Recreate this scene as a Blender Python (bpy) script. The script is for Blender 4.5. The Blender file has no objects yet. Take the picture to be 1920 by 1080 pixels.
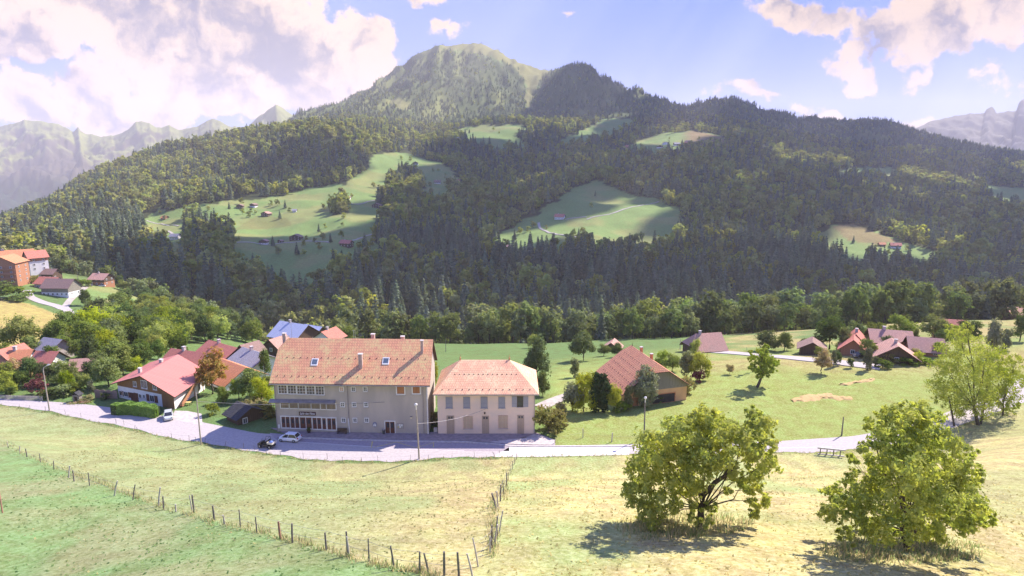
import bpy, bmesh, math, random
import numpy as np
from mathutils import Vector, Matrix
random.seed(7); RNG = np.random.default_rng(7)
SC = bpy.context.scene; COL = SC.collection
PI = math.pi
HAZE_D = 0.85e-4
# ------------------------------------------------------------------ camera
FPX = 1144.0; ZC = 48.0; PITCH = math.radians(10.4)
CP, SP = math.cos(PITCH), math.sin(PITCH)
cd = bpy.data.cameras.new('camera'); cam = bpy.data.objects.new('camera', cd); COL.objects.link(cam)
cam.location = (0, 0, ZC); cam.rotation_euler = (PI/2 - PITCH, 0, 0)
cd.sensor_width = 36; cd.lens = 36*FPX/1920; cd.clip_start = 0.5; cd.clip_end = 30000
SC.camera = cam
# ------------------------------------------------------------------ exposure
SC.view_settings.view_transform = 'Standard'; SC.view_settings.look = 'None'
SC.view_settings.exposure = 1.72; SC.view_settings.gamma = 1.0
SC.cycles.max_bounces = 6; SC.cycles.diffuse_bounces = 3; SC.cycles.transparent_max_bounces = 6
SC.cycles.transmission_bounces = 3; SC.cycles.volume_bounces = 1; SC.cycles.glossy_bounces = 2
# ------------------------------------------------------------------ sun
SUN_AZ = math.radians(50); SUN_EL = math.radians(44)
SUN = Vector((math.cos(SUN_EL)*math.sin(SUN_AZ), math.cos(SUN_EL)*math.cos(SUN_AZ), math.sin(SUN_EL)))
sl = bpy.data.lights.new('sun', 'SUN'); sl.energy = 3.35; sl.angle = math.radians(0.6); sl.color = (1.0, 0.90, 0.78)
so = bpy.data.objects.new('sun', sl); COL.objects.link(so); so.location = (0, 0, 900)
so.rotation_euler = SUN.to_track_quat('Z', 'Y').to_euler()
# ------------------------------------------------------------------ world: sky and drifting cumulus
wd = bpy.data.worlds.new('World'); SC.world = wd; wd.use_nodes = True
wt = wd.node_tree; wn = wt.nodes; wl = wt.links; wn.clear()
class NT:
    """small helper to write node trees as expressions"""
    def __init__(s, nt): s.nt = nt
    def n(s, t, **k):
        x = s.nt.nodes.new(t)
        for a, b in k.items(): setattr(x, a, b)
        return x
    def put(s, sock, v):
        if isinstance(v, (int, float)): sock.default_value = v
        elif isinstance(v, tuple): sock.default_value = v if len(sock.default_value) == len(v) else v + (1,)
        else: s.nt.links.new(v, sock)
    def m(s, op, a, b=0.0, c=None, clamp=False):
        x = s.n('ShaderNodeMath', operation=op, use_clamp=clamp)
        s.put(x.inputs[0], a); s.put(x.inputs[1], b)
        if c is not None: s.put(x.inputs[2], c)
        return x.outputs[0]
    def mix(s, f, a, b):
        x = s.n('ShaderNodeMix', data_type='RGBA'); s.put(x.inputs[0], f); s.put(x.inputs[6], a); s.put(x.inputs[7], b)
        return x.outputs[2]
    def ss(s, v, lo, hi, a=0.0, b=1.0):
        x = s.n('ShaderNodeMapRange', interpolation_type='SMOOTHSTEP'); s.put(x.inputs[0], v)
        x.inputs[1].default_value = lo; x.inputs[2].default_value = hi; x.inputs[3].default_value = a; x.inputs[4].default_value = b
        return x.outputs[0]
    def noise(s, vec, scale, det=4, rough=.55, dist=0.0, dim='3D'):
        x = s.n('ShaderNodeTexNoise'); s.put(x.inputs['Vector'], vec); x.inputs['Scale'].default_value = scale
        x.inputs['Detail'].default_value = det; x.inputs['Roughness'].default_value = rough; x.inputs['Distortion'].default_value = dist
        return x.outputs[0]
W = NT(wt)
tc = W.n('ShaderNodeTexCoord').outputs['Generated']
sky = W.n('ShaderNodeTexSky', sky_type='NISHITA', sun_disc=False, sun_elevation=SUN_EL, sun_rotation=SUN_AZ, altitude=1000, air_density=1.0, dust_density=.35, ozone_density=2.6)
sep = W.n('ShaderNodeSeparateXYZ'); wl.new(tc, sep.inputs[0])
yy = W.m('MAXIMUM', sep.outputs[1], 0.05)
ta = W.m('DIVIDE', sep.outputs[0], yy); te = W.m('DIVIDE', sep.outputs[2], yy)     # azimuth / elevation tangents
comb = W.n('ShaderNodeCombineXYZ'); wl.new(ta, comb.inputs[0]); wl.new(te, comb.inputs[1])
P2 = comb.outputs[0]
def dir_te(px, py):
    v = (py-540)/FPX; Y = CP - v*SP
    return (px-960)/FPX/Y, -(SP + v*CP)/Y
warp = W.n('ShaderNodeTexNoise'); wl.new(P2, warp.inputs['Vector']); warp.inputs['Scale'].default_value = 4.5; warp.inputs['Detail'].default_value = 7; warp.inputs['Roughness'].default_value = .62
wsub = W.n('ShaderNodeVectorMath', operation='SUBTRACT'); wl.new(warp.outputs[1], wsub.inputs[0]); wsub.inputs[1].default_value = (.5, .5, .5)
wsc = W.n('ShaderNodeVectorMath', operation='SCALE'); wl.new(wsub.outputs[0], wsc.inputs[0]); wsc.inputs['Scale'].default_value = .22
wad = W.n('ShaderNodeVectorMath', operation='ADD'); wl.new(P2, wad.inputs[0]); wl.new(wsc.outputs[0], wad.inputs[1])
sp2 = W.n('ShaderNodeSeparateXYZ'); wl.new(wad.outputs[0], sp2.inputs[0]); cx_, cy_ = sp2.outputs[0], sp2.outputs[1]
CLOUDS = [  # px, py, rx, ry (pixels)
 (70, 10, 150, 75), (330, 20, 200, 120), (470, 70, 150, 95), (560, 110, 190, 75), (690, 105, 75, 50), (400, 165, 210, 65), (230, 190, 120, 50),
 (60, 190, 90, 55), (150, 140, 60, 45), (-20, 110, 45, 45), (640, 165, 90, 40), (215, 235, 55, 28), (10, 222, 40, 20),
 (1470, 15, 75, 26), (1570, 35, 50, 26), (1665, 62, 55, 34), (1600, 122, 52, 30), (1760, 62, 105, 52), (1880, 25, 90, 60), (1725, 132, 40, 24), (1900, 82, 36, 24),
 (1370, 178, 40, 14), (1430, 192, 60, 16), (1480, 205, 45, 12), (1565, 212, 48, 18), (1730, 218, 55, 20), (820, 0, 55, 14), (1865, 145, 18, 5), (835, 78, 14, 8), (1072, 30, 14, 9),
 (-150, 60, 160, 120), (2100, 0, 180, 90), (400, -160, 500, 120), (1800, -130, 400, 90)]
fld = None
for (px, py, rx, ry) in CLOUDS:
    a0, e0 = dir_te(px, py); ax = rx/FPX/1.0; ay = ry/FPX/1.0
    dx = W.m('MULTIPLY', W.m('SUBTRACT', cx_, a0), 1/ax); dy = W.m('MULTIPLY', W.m('SUBTRACT', cy_, e0), 1/ay)
    r2 = W.m('ADD', W.m('MULTIPLY', dx, dx), W.m('MULTIPLY', dy, dy))
    g = W.m('SUBTRACT', 1.0, W.m('SQRT', r2))
    g = W.m('MULTIPLY', g, min(ax, ay)*11)
    fld = g if fld is None else W.m('SMOOTH_MAX', fld, g, .12)
nz = W.noise(P2, 11, 9, .66)
f2 = W.m('ADD', fld, W.m('MULTIPLY', W.m('SUBTRACT', nz, .5), .85))
mask = W.ss(f2, -.02, .08)
nb = W.noise(wad.outputs[0], 7, 8, .6); 
off = W.n('ShaderNodeVectorMath', operation='ADD'); wl.new(wad.outputs[0], off.inputs[0]); off.inputs[1].default_value = (.018, .022, 0)
nb2 = W.noise(off.outputs[0], 7, 8, .6)
rel = W.m('MULTIPLY', W.m('SUBTRACT', nb, nb2), 3.4)
core = W.ss(f2, .05, .8)
lit = W.m('ADD', W.m('SUBTRACT', 1.05, W.m('MULTIPLY', core, .5)), rel)
lit = W.m('ADD', W.m('MINIMUM', W.m('MAXIMUM', lit, .3), 1.2), 0.0)
ccol = W.mix(W.ss(lit, .35, 1.15), (.105, .10, .135), (.39, .295, .225))
bgc = W.n('ShaderNodeBackground'); wl.new(ccol, bgc.inputs[0]); bgc.inputs[1].default_value = .86
bgs = W.n('ShaderNodeBackground'); skc = W.mix(.86, sky.outputs[0], (1.45, 2.25, 6.9)); wl.new(skc, bgs.inputs[0]); bgs.inputs[1].default_value = 0.051
ms = W.n('ShaderNodeMixShader'); wl.new(mask, ms.inputs[0]); wl.new(bgs.outputs[0], ms.inputs[1]); wl.new(bgc.outputs[0], ms.inputs[2])
wo = W.n('ShaderNodeOutputWorld'); wl.new(ms.outputs[0], wo.inputs[0])

# ------------------------------------------------------------------ projection helpers (where on the ground a sight line lands)
def W_pY(px, py, Y):
    v = (py-540)/FPX; d = Y/(CP - v*SP); return (px-960)/FPX*d, Y, ZC - d*(SP + v*CP)
def W_pz(px, py, z):
    v = (py-540)/FPX; d = (ZC-z)/(SP + v*CP); return (px-960)/FPX*d, d*(CP - v*SP), z
def W_Yz(px, Y, z):
    d = Y*CP + (ZC-z)*SP; return (px-960)/FPX*d, Y, z
def proj(x, y, z):
    d = y*CP + (ZC-z)*SP; d = np.maximum(d, .1)
    return 960 + FPX*x/d, 540 + FPX*((ZC-z)*CP - y*SP)/d

# ------------------------------------------------------------------ noise
def _hash(ix, iy, s):
    h = (ix.astype(np.int64)*374761393 + iy.astype(np.int64)*668265263 + s*1442695041) & 0xffffffff
    h = ((h ^ (h >> 13))*1274126177) & 0xffffffff
    return ((h ^ (h >> 16)) & 0xffffff)/float(0xffffff)
def vnoise(x, y, s=0):
    x = np.asarray(x, float); y = np.asarray(y, float)
    ix = np.floor(x); iy = np.floor(y); fx = x-ix; fy = y-iy
    fx = fx*fx*fx*(fx*(fx*6-15)+10); fy = fy*fy*fy*(fy*(fy*6-15)+10)
    a = _hash(ix, iy, s); b = _hash(ix+1, iy, s); c = _hash(ix, iy+1, s); d = _hash(ix+1, iy+1, s)
    return (a*(1-fx)+b*fx)*(1-fy)+(c*(1-fx)+d*fx)*fy
def fbm(x, y, o=4, s=0, g=.5):
    r = 0; a = 1; t = 0
    for k in range(o):
        r = r + a*(vnoise(np.asarray(x)*2**k, np.asarray(y)*2**k, s+k)-.5); t += a; a *= g
    return r/t*2
def sst(v, a, b):
    t = np.clip((v-a)/(b-a), 0, 1); return t*t*(3-2*t)

# ------------------------------------------------------------------ terrain from cross-valley lines
YOFF = 40.0
AG = np.linspace(-1.05, 1.05, 421)          # a = x/(y+YOFF)
LINES = []
def line(pts):
    """pts: (px, Y|None, py|None, z|None)"""
    A = []; YY = []; ZZ = []
    for (px, Y, py, z) in pts:
        if py is not None and Y is not None: x, Y, z = W_pY(px, py, Y)
        elif py is not None: x, Y, z = W_pz(px, py, z)
        else: x, Y, z = W_Yz(px, Y, z)
        A.append(x/(Y+YOFF)); YY.append(Y); ZZ.append(z)
    o = np.argsort(A); A = np.array(A)[o]; YY = np.array(YY)[o]; ZZ = np.array(ZZ)[o]
    LINES.append((np.interp(AG, A, YY), np.interp(AG, A, ZZ)))
def pl(s, mode):
    """'px:v,...' helper"""
    return [tuple(float(t) for t in q.split(':')) for q in s.split()]
LINES.append((np.full(421, -38.), np.full(421, 52.))); LINES.append((np.full(421, 4.), np.full(421, 40.5)))
def interp_py(px, s):
    a = pl(s, 0); return float(np.interp(px, [q[0] for q in a], [q[1] for q in a]))
line([(p, y, 1080, None) for p, y in pl('-250:34 0:33 300:29 700:27 960:27 1300:27 1700:28 1920:30 2170:33', 0)])
line([(p, y, 960, None) for p, y in pl('-250:46 0:46 300:45 700:41 960:40 1300:41 1700:43 1920:46 2170:48', 0)])
line([(p, interp_py(p, '-250:80 0:78 300:72 600:62 960:60 1300:62 1600:64 1800:72 1920:80 2170:85'), y, None) for p, y in pl('-250:845 0:850 300:865 600:905 960:905 1300:900 1600:900 1800:870 1920:845 2170:800', 0)])
RN = '-250:728 0:757 92:772 230:800 330:823 470:845 570:861 720:866 850:858 960:855 1200:850 1450:848 1560:848 1650:838 1790:800 1870:775 1920:755 2170:675'
RF = '-250:718 0:747 150:757 205:764 370:790 480:812 560:818 740:825 870:827 950:833 1040:836 1190:833 1450:828 1600:818 1700:800 1790:768 1860:742 1920:706 2170:630'
PXR = list(range(-250, 2180, 30))
NEAR = [W_pz(p, interp_py(p, RN), 0) for p in PXR]; FAR = [W_pz(p, interp_py(p, RF), 0) for p in PXR]
def line_xy(P, dy, z):
    A = np.array([q[0]/(q[1]+YOFF) for q in P]); o = np.argsort(A)
    LINES.append((np.interp(AG, A[o], np.array([q[1] for q in P])[o]+dy), np.full(421, float(z))))
line_xy(NEAR, -2.2, 0.0); line_xy(FAR, 2.0, 0.0)
def zl(s): line([(float(p), float(yz.split(',')[0]), None, float(yz.split(',')[1])) for p, yz in (q.split(':') for q in s.split())])
zl('-250:176,-1 0:166,-1.5 200:162,-1 350:152,-1 450:131,-.6 520:127,-.3 1000:127,-.3 1060:127,-1 1250:141,-1.5 1450:152,-1 1700:160,0 1800:165,0 1920:170,0 2170:190,0')
zl('-250:205,-6 0:195,-7 200:190,-7 350:190,-9 500:187,-10 800:185,-12 1000:185,-12 1150:185,-9.5 1300:187,-7 1450:187,-6 1700:192,-4.5 1920:200,-4.5 2170:215,-4')
zl('-250:250,-10 0:245,-12 200:240,-15 350:240,-20 500:240,-24 800:240,-24 1000:240,-23 1150:240,-21 1300:240,-17 1450:240,-15 1700:245,-12 1920:250,-12 2170:260,-12')
zl('-250:320,-14 0:320,-18 200:320,-24 350:320,-27 430:320,-34 500:320,-42 800:320,-42 1000:320,-42 1150:320,-40 1300:320,-38 1450:320,-36 1700:320,-34 1920:320,-30 2170:320,-28')
zl('-250:400,-14 0:400,-12 60:410,-14 130:425,-19 190:425,-24 230:415,-28 300:400,-40 350:400,-52 500:400,-75 800:400,-85 1100:400,-85 1450:400,-80 1920:400,-70 2170:400,-65')
zl('-250:470,-25 0:470,-35 100:470,-48 200:480,-60 350:470,-90 500:470,-108 800:470,-112 1100:470,-110 1500:470,-105 1920:470,-90 2170:470,-85')
def yl(Y, s): line([(p, (float(np.interp(p, *zip(*Y))) if isinstance(Y, list) else Y), py, None) for p, py in pl(s, 0)])
yl(560, '-250:545 0:500 100:490 200:500 300:520 400:540 500:578 650:602 800:612 960:614 1100:617 1400:622 1700:622 1920:612 2170:600')
yl(720, '-250:520 0:470 100:455 200:450 300:475 400:484 500:505 650:488 800:522 960:500 1100:500 1250:510 1400:520 1550:520 1700:520 1920:540 2170:540')
yl(950, '-250:480 0:440 100:410 200:400 300:418 400:405 500:415 650:405 800:432 960:440 1100:420 1250:420 1400:440 1550:445 1700:455 1920:470 2170:480')
yl(1250, '-250:455 0:432 100:392 200:356 300:348 400:355 500:350 650:335 800:352 960:370 1100:345 1250:345 1400:360 1550:370 1700:385 1920:405 2170:420')
yl(1700, '-250:455 0:432 100:398 130:366 200:328 300:292 400:270 500:250 580:234 650:240 720:268 800:288 960:305 1100:285 1200:278 1300:262 1400:290 1550:320 1700:335 1800:345 1920:360 2170:380')
yl(2150, '-250:460 0:440 100:425 200:365 300:325 400:295 500:268 580:245 650:232 720:236 800:250 900:243 1000:240 1100:237 1200:237 1300:228 1400:245 1550:278 1700:290 1800:302 1920:320 2170:340')
yl(2650, '-250:490 0:460 100:450 200:400 300:350 400:310 500:256 560:226 600:218 640:211 700:205 760:203 850:216 900:226 1000:224 1050:217 1100:200 1200:200 1275:208 1350:198 1400:212 1500:236 1600:245 1700:255 1800:275 1920:300 2170:310')
SKY1 = '-250:520 0:480 100:470 200:430 300:380 400:330 500:275 560:219 600:210 640:203 660:190 700:179 760:150 830:136 900:148 960:165 1000:180 1025:170 1050:133 1075:122 1105:125 1130:147 1165:160 1200:169 1240:190 1275:203 1320:196 1370:193 1400:200 1450:215 1500:225 1600:235 1700:243 1760:265 1850:283 1920:293 2170:310'
yl([(-250, 3100), (640, 3200), (1000, 3200), (1100, 3000), (1300, 3000), (1920, 2900), (2170, 2900)], SKY1)
SKY2 = '-250:540 0:500 100:490 200:450 300:400 400:360 500:320 560:260 600:240 640:206 665:192 700:170 735:141 760:124 780:111 805:96 830:89 850:88 870:94 890:93 905:91 925:97 945:105 960:112 980:122 1000:129 1030:139 1060:160 1100:185 1200:230 1300:270 1500:290 1700:300 1920:350 2170:360'
yl(3900, SKY2)
yl(4500, '-250:620 0:600 500:500 700:420 900:380 1100:420 1500:480 1920:500 2170:520')
LINES.append((np.full(421, 5200.), np.full(421, -150.)))
# tabulate
NL = 640
LG = np.linspace(math.log(2.0), math.log(5200+YOFF), NL)
TAB = np.zeros((421, NL))
def pchip(x, y, xi):
    h = np.diff(x); d = np.diff(y)/h; m = np.zeros_like(y)
    same = d[:-1]*d[1:] > 0; w1 = 2*h[1:]+h[:-1]; w2 = h[1:]+2*h[:-1]
    with np.errstate(divide='ignore', invalid='ignore'):
        mm = (w1+w2)/(w1/d[:-1]+w2/d[1:])
    m[1:-1] = np.where(same, mm, 0); m[0] = d[0]; m[-1] = d[-1]
    k = np.clip(np.searchsorted(x, xi)-1, 0, len(x)-2); t = (xi-x[k])/h[k]
    return (2*t**3-3*t**2+1)*y[k] + (t**3-2*t**2+t)*h[k]*m[k] + (-2*t**3+3*t**2)*y[k+1] + (t**3-t**2)*h[k]*m[k+1]
LY = np.array([l[0] for l in LINES]); LZ = np.array([l[1] for l in LINES])
# soften the lines sideways beyond the village
def box(v, n):
    k = np.ones(n)/n; return np.convolve(np.pad(v, n//2, mode='edge'), k, 'valid')
for i in range(len(LINES)):
    if i < 2 or i in (5, 6): continue
    n = 7 if i < 14 else 5
    LY[i] = box(LY[i], n); LZ[i] = box(LZ[i], n)
for j in range(421):
    xs = LY[:, j].copy()
    for q in range(1, len(xs)): xs[q] = max(xs[q], xs[q-1]+.5)
    TAB[j] = pchip(np.log(xs+YOFF), LZ[:, j], LG)
def h0(x, y):
    a = np.clip(x/(y+YOFF), AG[0], AG[-1]-1e-6); l = np.clip(np.log(np.maximum(y+YOFF, 2.01)), LG[0], LG[-1]-1e-6)
    u = (a-AG[0])/(AG[1]-AG[0]); v = (l-LG[0])/(LG[1]-LG[0]); i = u.astype(int); k = v.astype(int); u = u-i; v = v-k
    return (TAB[i, k]*(1-u)+TAB[i+1, k]*u)*(1-v)+(TAB[i, k+1]*(1-u)+TAB[i+1, k+1]*u)*v
def H(x, y):
    x = np.asarray(x, float); y = np.asarray(y, float); x, y = np.broadcast_arrays(x, y)
    z = h0(x, y)
    a = x/(y+YOFF); nr = np.interp(a, AG, LY[5]); fr = np.interp(a, AG, LY[6])
    near = sst(nr-y, 1, 14)*sst(y, 5, 20)
    z = z + near*(fbm(x/14, y/14, 4, 3)*.55 + fbm(x/3.1, y/3.1, 2, 9)*.07)
    mid = sst(y-fr, 18, 60)
    z = z + mid*fbm(x/45, y/45, 3, 21)*1.3*(1-sst(y, 1500, 3000))
    fa = sst(y, 470, 800)
    z = z + fa*fbm(x/190, y/190, 5, 31)*15
    fb_ = sst(y, 1300, 2300)
    z = z + fb_*fbm(x/420, y/420, 4, 41)*22
    # steep gullied face of the main mountain
    g = sst(y, 2500, 3000)*(1-sst(y, 3950, 4400))
    rg = 1-np.abs(fbm(x/105+fbm(x/300, y/300, 2, 3)*1.2, y/900, 4, 51)); rg2 = 1-np.abs(fbm(x/42, y/500, 3, 57))
    top = sst(y, 3600, 3880)
    z = z + g*(1-.75*top)*((rg-.75)*75 + (rg2-.7)*22)
    return z
def hz(x, y): return float(H(np.array([x]), np.array([y]))[0])
_YM = np.exp(np.linspace(math.log(14), math.log(5000), 5000))
def hit(px, py, ymin=14):
    v = (py-540)/FPX; d = _YM/(CP-v*SP); x = (px-960)/FPX*d; z = ZC-d*(SP+v*CP)
    g = H(x, _YM); ok = np.nonzero((z <= g) & (_YM >= ymin))[0]
    i = ok[0] if len(ok) else len(_YM)-1
    return Vector((x[i], _YM[i], g[i]))
def hits_near(px, py, y1=150):
    px = np.array(px, float)[:, None]; v = ((np.array(py, float)-540)/FPX)[:, None]; Yg = np.linspace(16, y1, 500)[None]; d = Yg/(CP-v*SP); x = (px-960)/FPX*d; z = ZC-d*(SP+v*CP)
    g = H(x, Yg+0*x); i = np.argmax(z <= g, axis=1); r = np.arange(len(i)); return [Vector((x[a, b], Yg[0, b], g[a, b])) for a, b in zip(r, i)]
def inpoly(px, py, poly):
    r = np.zeros(np.shape(px), bool); n = len(poly); j = n-1
    for i in range(n):
        xi, yi = poly[i]; xj, yj = poly[j]
        if yi != yj:
            c = ((yi > py) != (yj > py)) & (px < (xj-xi)*(py-yi)/(yj-yi)+xi); r ^= c
        j = i
    return r

# ------------------------------------------------------------------ tagging and mesh helpers
def tag(o, label=None, cat=None, group=None, kind=None):
    if label: o['label'] = label
    if cat: o['category'] = cat
    if group: o['group'] = group
    if kind: o['kind'] = kind
    return o
def empty(name, loc, label=None, cat=None, group=None, rz=0):
    o = bpy.data.objects.new(name, None); COL.objects.link(o); o.location = loc; o.rotation_euler = (0, 0, rz); o.empty_display_size = .2
    return tag(o, label, cat, group)
def npmesh(name, V, F, mats=(), mi=None, smooth=False):
    """V (n,3); F list of (k, m) index arrays, each of m-gons"""
    me = bpy.data.meshes.new(name); V = np.asarray(V, np.float32)
    me.vertices.add(len(V)); me.vertices.foreach_set('co', V.ravel())
    F = [np.asarray(f, np.int32) for f in (F if isinstance(F, (list, tuple)) else [F]) if len(f)]
    nl = sum(f.size for f in F); npol = sum(len(f) for f in F)
    me.loops.add(nl); me.loops.foreach_set('vertex_index', np.concatenate([f.ravel() for f in F]))
    me.polygons.add(npol)
    tot = np.concatenate([np.full(len(f), f.shape[1], np.int32) for f in F]); st = np.concatenate([[0], np.cumsum(tot)[:-1]]).astype(np.int32)
    me.polygons.foreach_set('loop_start', st); me.polygons.foreach_set('loop_total', tot)
    if mi is not None: me.polygons.foreach_set('material_index', np.asarray(mi, np.int32))
    me.polygons.foreach_set('use_smooth', np.full(npol, smooth, bool))
    for m in mats: me.materials.append(m)
    me.update(calc_edges=True); me.validate()
    return me
def link(name, me, parent=None, loc=None):
    o = bpy.data.objects.new(name, me); COL.objects.link(o)
    if parent is not None: o.parent = parent
    if loc is not None: o.location = loc
    return o
def setattr_col(me, name, C):
    at = me.color_attributes.new(name, 'FLOAT_COLOR', 'POINT'); a = np.ones((len(C), 4), np.float32); a[:, :C.shape[1]] = C
    at.data.foreach_set('color', a.ravel())

# ------------------------------------------------------------------ materials
MATS = {}
def newmat(name):
    m = bpy.data.materials.new(name); m.use_nodes = True; m.node_tree.nodes.clear(); return m, NT(m.node_tree)
def outp(T, sh):
    o = T.n('ShaderNodeOutputMaterial'); T.nt.links.new(sh, o.inputs[0])
def mat(name, c, c2=None, scale=3.0, rough=.85, bump=0.0, metal=0.0, stretch=None, det=5, contrast=(.35, .65), spec=.3):
    if name in MATS: return MATS[name]
    m, T = newmat(name)
    co = T.n('ShaderNodeTexCoord').outputs['Object']
    if stretch:
        mp = T.n('ShaderNodeMapping'); T.nt.links.new(co, mp.inputs[0]); mp.inputs['Scale'].default_value = stretch; co = mp.outputs[0]
    b = T.n('ShaderNodeBsdfPrincipled'); b.inputs['Roughness'].default_value = rough; b.inputs['Metallic'].default_value = metal
    b.inputs['Specular IOR Level'].default_value = spec
    if c2 is None: c2 = tuple(v*.78 for v in c)
    n = T.noise(co, scale, det, .6)
    T.put(b.inputs['Base Color'], T.mix(T.ss(n, *contrast), c, c2))
    if bump:
        bp = T.n('ShaderNodeBump'); bp.inputs['Strength'].default_value = bump; T.nt.links.new(n, bp.inputs['Height']); T.nt.links.new(bp.outputs[0], b.inputs['Normal'])
    outp(T, b.outputs[0]); MATS[name] = m; return m
def leafmat(name, c, c2, trans=.35, var=.25, hue=.02, tcol=(1.2, 1.25, .6)):
    if name in MATS: return MATS[name]
    m, T = newmat(name)
    oi = T.n('ShaderNodeObjectInfo'); ge = T.n('ShaderNodeNewGeometry')
    co = T.n('ShaderNodeTexCoord').outputs['Object']
    n = T.noise(co, .55, 3, .6)
    f = T.m('ADD', T.m('MULTIPLY', ge.outputs['Random Per Island'], .55), T.m('MULTIPLY', T.ss(n, .35, .65), .45))
    base = T.mix(f, c, c2)
    hs = T.n('ShaderNodeHueSaturation'); T.put(hs.inputs['Color'], base)
    T.put(hs.inputs['Hue'], T.m('ADD', .5-hue, T.m('MULTIPLY', oi.outputs['Random'], 2*hue)))
    r2 = T.m('FRACT', T.m('MULTIPLY', oi.outputs['Random'], 7.31)); T.put(hs.inputs['Value'], T.m('ADD', 1-var, T.m('MULTIPLY', r2, 2*var)))
    r3 = T.m('FRACT', T.m('MULTIPLY', oi.outputs['Random'], 23.7)); T.put(hs.inputs['Saturation'], T.m('ADD', .75, T.m('MULTIPLY', r3, .4)))
    d = T.n('ShaderNodeBsdfDiffuse'); T.put(d.inputs[0], hs.outputs[0])
    t = T.n('ShaderNodeBsdfTranslucent'); mu = T.n('ShaderNodeMix', data_type='RGBA', blend_type='MULTIPLY'); mu.inputs[0].default_value = 1
    T.put(mu.inputs[6], hs.outputs[0]); T.put(mu.inputs[7], tcol+(1,)); T.put(t.inputs[0], mu.outputs[2])
    x = T.n('ShaderNodeMixShader'); x.inputs[0].default_value = trans; T.nt.links.new(d.outputs[0], x.inputs[1]); T.nt.links.new(t.outputs[0], x.inputs[2])
    outp(T, x.outputs[0]); MATS[name] = m; return m

# ------------------------------------------------------------------ terrain colours (what grows there)
MEAD = {
 'main': [(262,415),(300,395),(360,385),(430,378),(520,370),(600,350),(650,345),(690,310),(712,290),(760,288),(800,300),(850,325),(880,345),(850,350),(790,345),(745,350),(720,365),(715,385),(712,400),(712,430),(702,450),(718,490),(690,500),(640,497),(615,515),(590,547),(560,560),(530,552),(505,522),(465,508),(440,500),(425,505),(400,508),(380,508),(350,512),(318,508),(303,472),(272,452)],
 'mid': [(912,457),(960,425),(1010,400),(1050,370),(1090,345),(1120,338),(1150,350),(1180,365),(1230,372),(1270,388),(1283,410),(1275,440),(1240,472),(1200,468),(1150,468),(1100,468),(1050,472),(1000,482),(955,485)],
 'a': [(845,245),(900,235),(960,232),(1000,240),(965,250),(990,275),(960,285),(900,272),(860,256)],
 'b': [(1040,268),(1090,245),(1130,225),(1185,222),(1190,240),(1150,258),(1090,268),(1060,278)],
 'c': [(1150,288),(1200,262),(1230,250),(1300,245),(1350,255),(1370,277),(1320,277),(1280,280),(1230,295),(1200,288)],
 'd': [(1528,440),(1560,425),(1600,418),(1650,440),(1700,455),(1760,470),(1780,490),(1740,515),(1650,502),(1600,508),(1560,494),(1530,478)],
 'e': [(1560,325),(1620,312),(1690,318),(1690,332),(1620,332),(1570,337)],
 'f': [(1400,352),(1460,342),(1500,350),(1480,364),(1410,367)],
 'g': [(1840,345),(1900,350),(1960,365),(1960,392),(1870,387),(1850,367)],
 'h': [(690,300),(712,288),(760,285),(810,300),(862,325),(830,318),(790,312),(750,322),(715,318)],
 'i': [(780,345),(830,345),(845,370),(820,385),(800,372)],
 'l': [(0,372),(60,378),(100,380),(60,392),(-40,395)],
 'alp': [(790,100),(840,80),(905,80),(960,105),(1000,123),(1035,134),(1012,150),(1003,175),(992,212),(984,190),(988,160),(968,128),(920,106),(880,99),(840,93),(800,102)],
 'alp2': [(720,190),(750,182),(775,198),(765,208),(735,200)],
 'alp3': [(560,225),(600,216),(620,222),(590,232)]}
CLUMPS = [[(345,440),(365,428),(400,430),(435,440),(440,470),(425,488),(380,490),(348,480)], [(345,415),(365,400),(380,415),(378,430),(350,430)], [(618,388),(632,378),(652,380),(655,400),(622,405)],
 [(724,345),(745,330),(790,340),(800,352),(760,362),(745,378),(726,375)], [(740,318),(790,325),(800,338),(760,335)]]
def cover(x, y, z):
    """0 meadow..1 wood for far ground"""
    px, py = proj(x, y, z); r = np.ones(np.shape(x))
    jx = fbm(x/22, y/22, 3, 71)*10; jy = fbm(x/22, y/22, 3, 77)*6
    for k, P in MEAD.items(): r = np.where(inpoly(px+jx, py+jy, P), 0, r)
    for P in CLUMPS: r = np.where(inpoly(px, py, P), 1, r)
    return r
AC = np.linspace(-1.0, 1.0, 520); ny = 760
YR = np.concatenate([np.linspace(-36, 13, 12), np.exp(np.linspace(math.log(14), math.log(90), 170)), np.linspace(91, 180, 120)[0:], np.exp(np.linspace(math.log(182), math.log(5100), 460))])
A2, Y2 = np.meshgrid(AC, YR); X2 = A2*(Y2+YOFF); Z2 = H(X2, Y2)
xf, yf, zf = X2.ravel(), Y2.ravel(), Z2.ravel()
V = np.stack([xf, yf, zf], 1); nr_, nc_ = A2.shape
ii = (np.arange(nr_-1)[:, None]*nc_ + np.arange(nc_-1)[None]).ravel()
F = np.stack([ii, ii+1, ii+nc_+1, ii+nc_], 1)
pxv, pyv = proj(xf, yf, zf)
C = np.zeros((len(xf), 3))
def setc(mask, c, a=1.0):
    w = (np.asarray(mask, float)*a)[:, None]; C[:] = C*(1-w) + np.array(c)[None]*w
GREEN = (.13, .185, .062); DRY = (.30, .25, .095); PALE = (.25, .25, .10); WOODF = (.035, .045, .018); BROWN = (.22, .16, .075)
C[:] = GREEN
nA = fbm(xf/30, yf/30, 4, 5); nB = fbm(xf/9, yf/9, 4, 6); nC = fbm(xf/3, yf/3, 3, 8)
aa = xf/(yf+YOFF); nearR = np.interp(aa, AG, LY[5]); farR = np.interp(aa, AG, LY[6])
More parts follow.
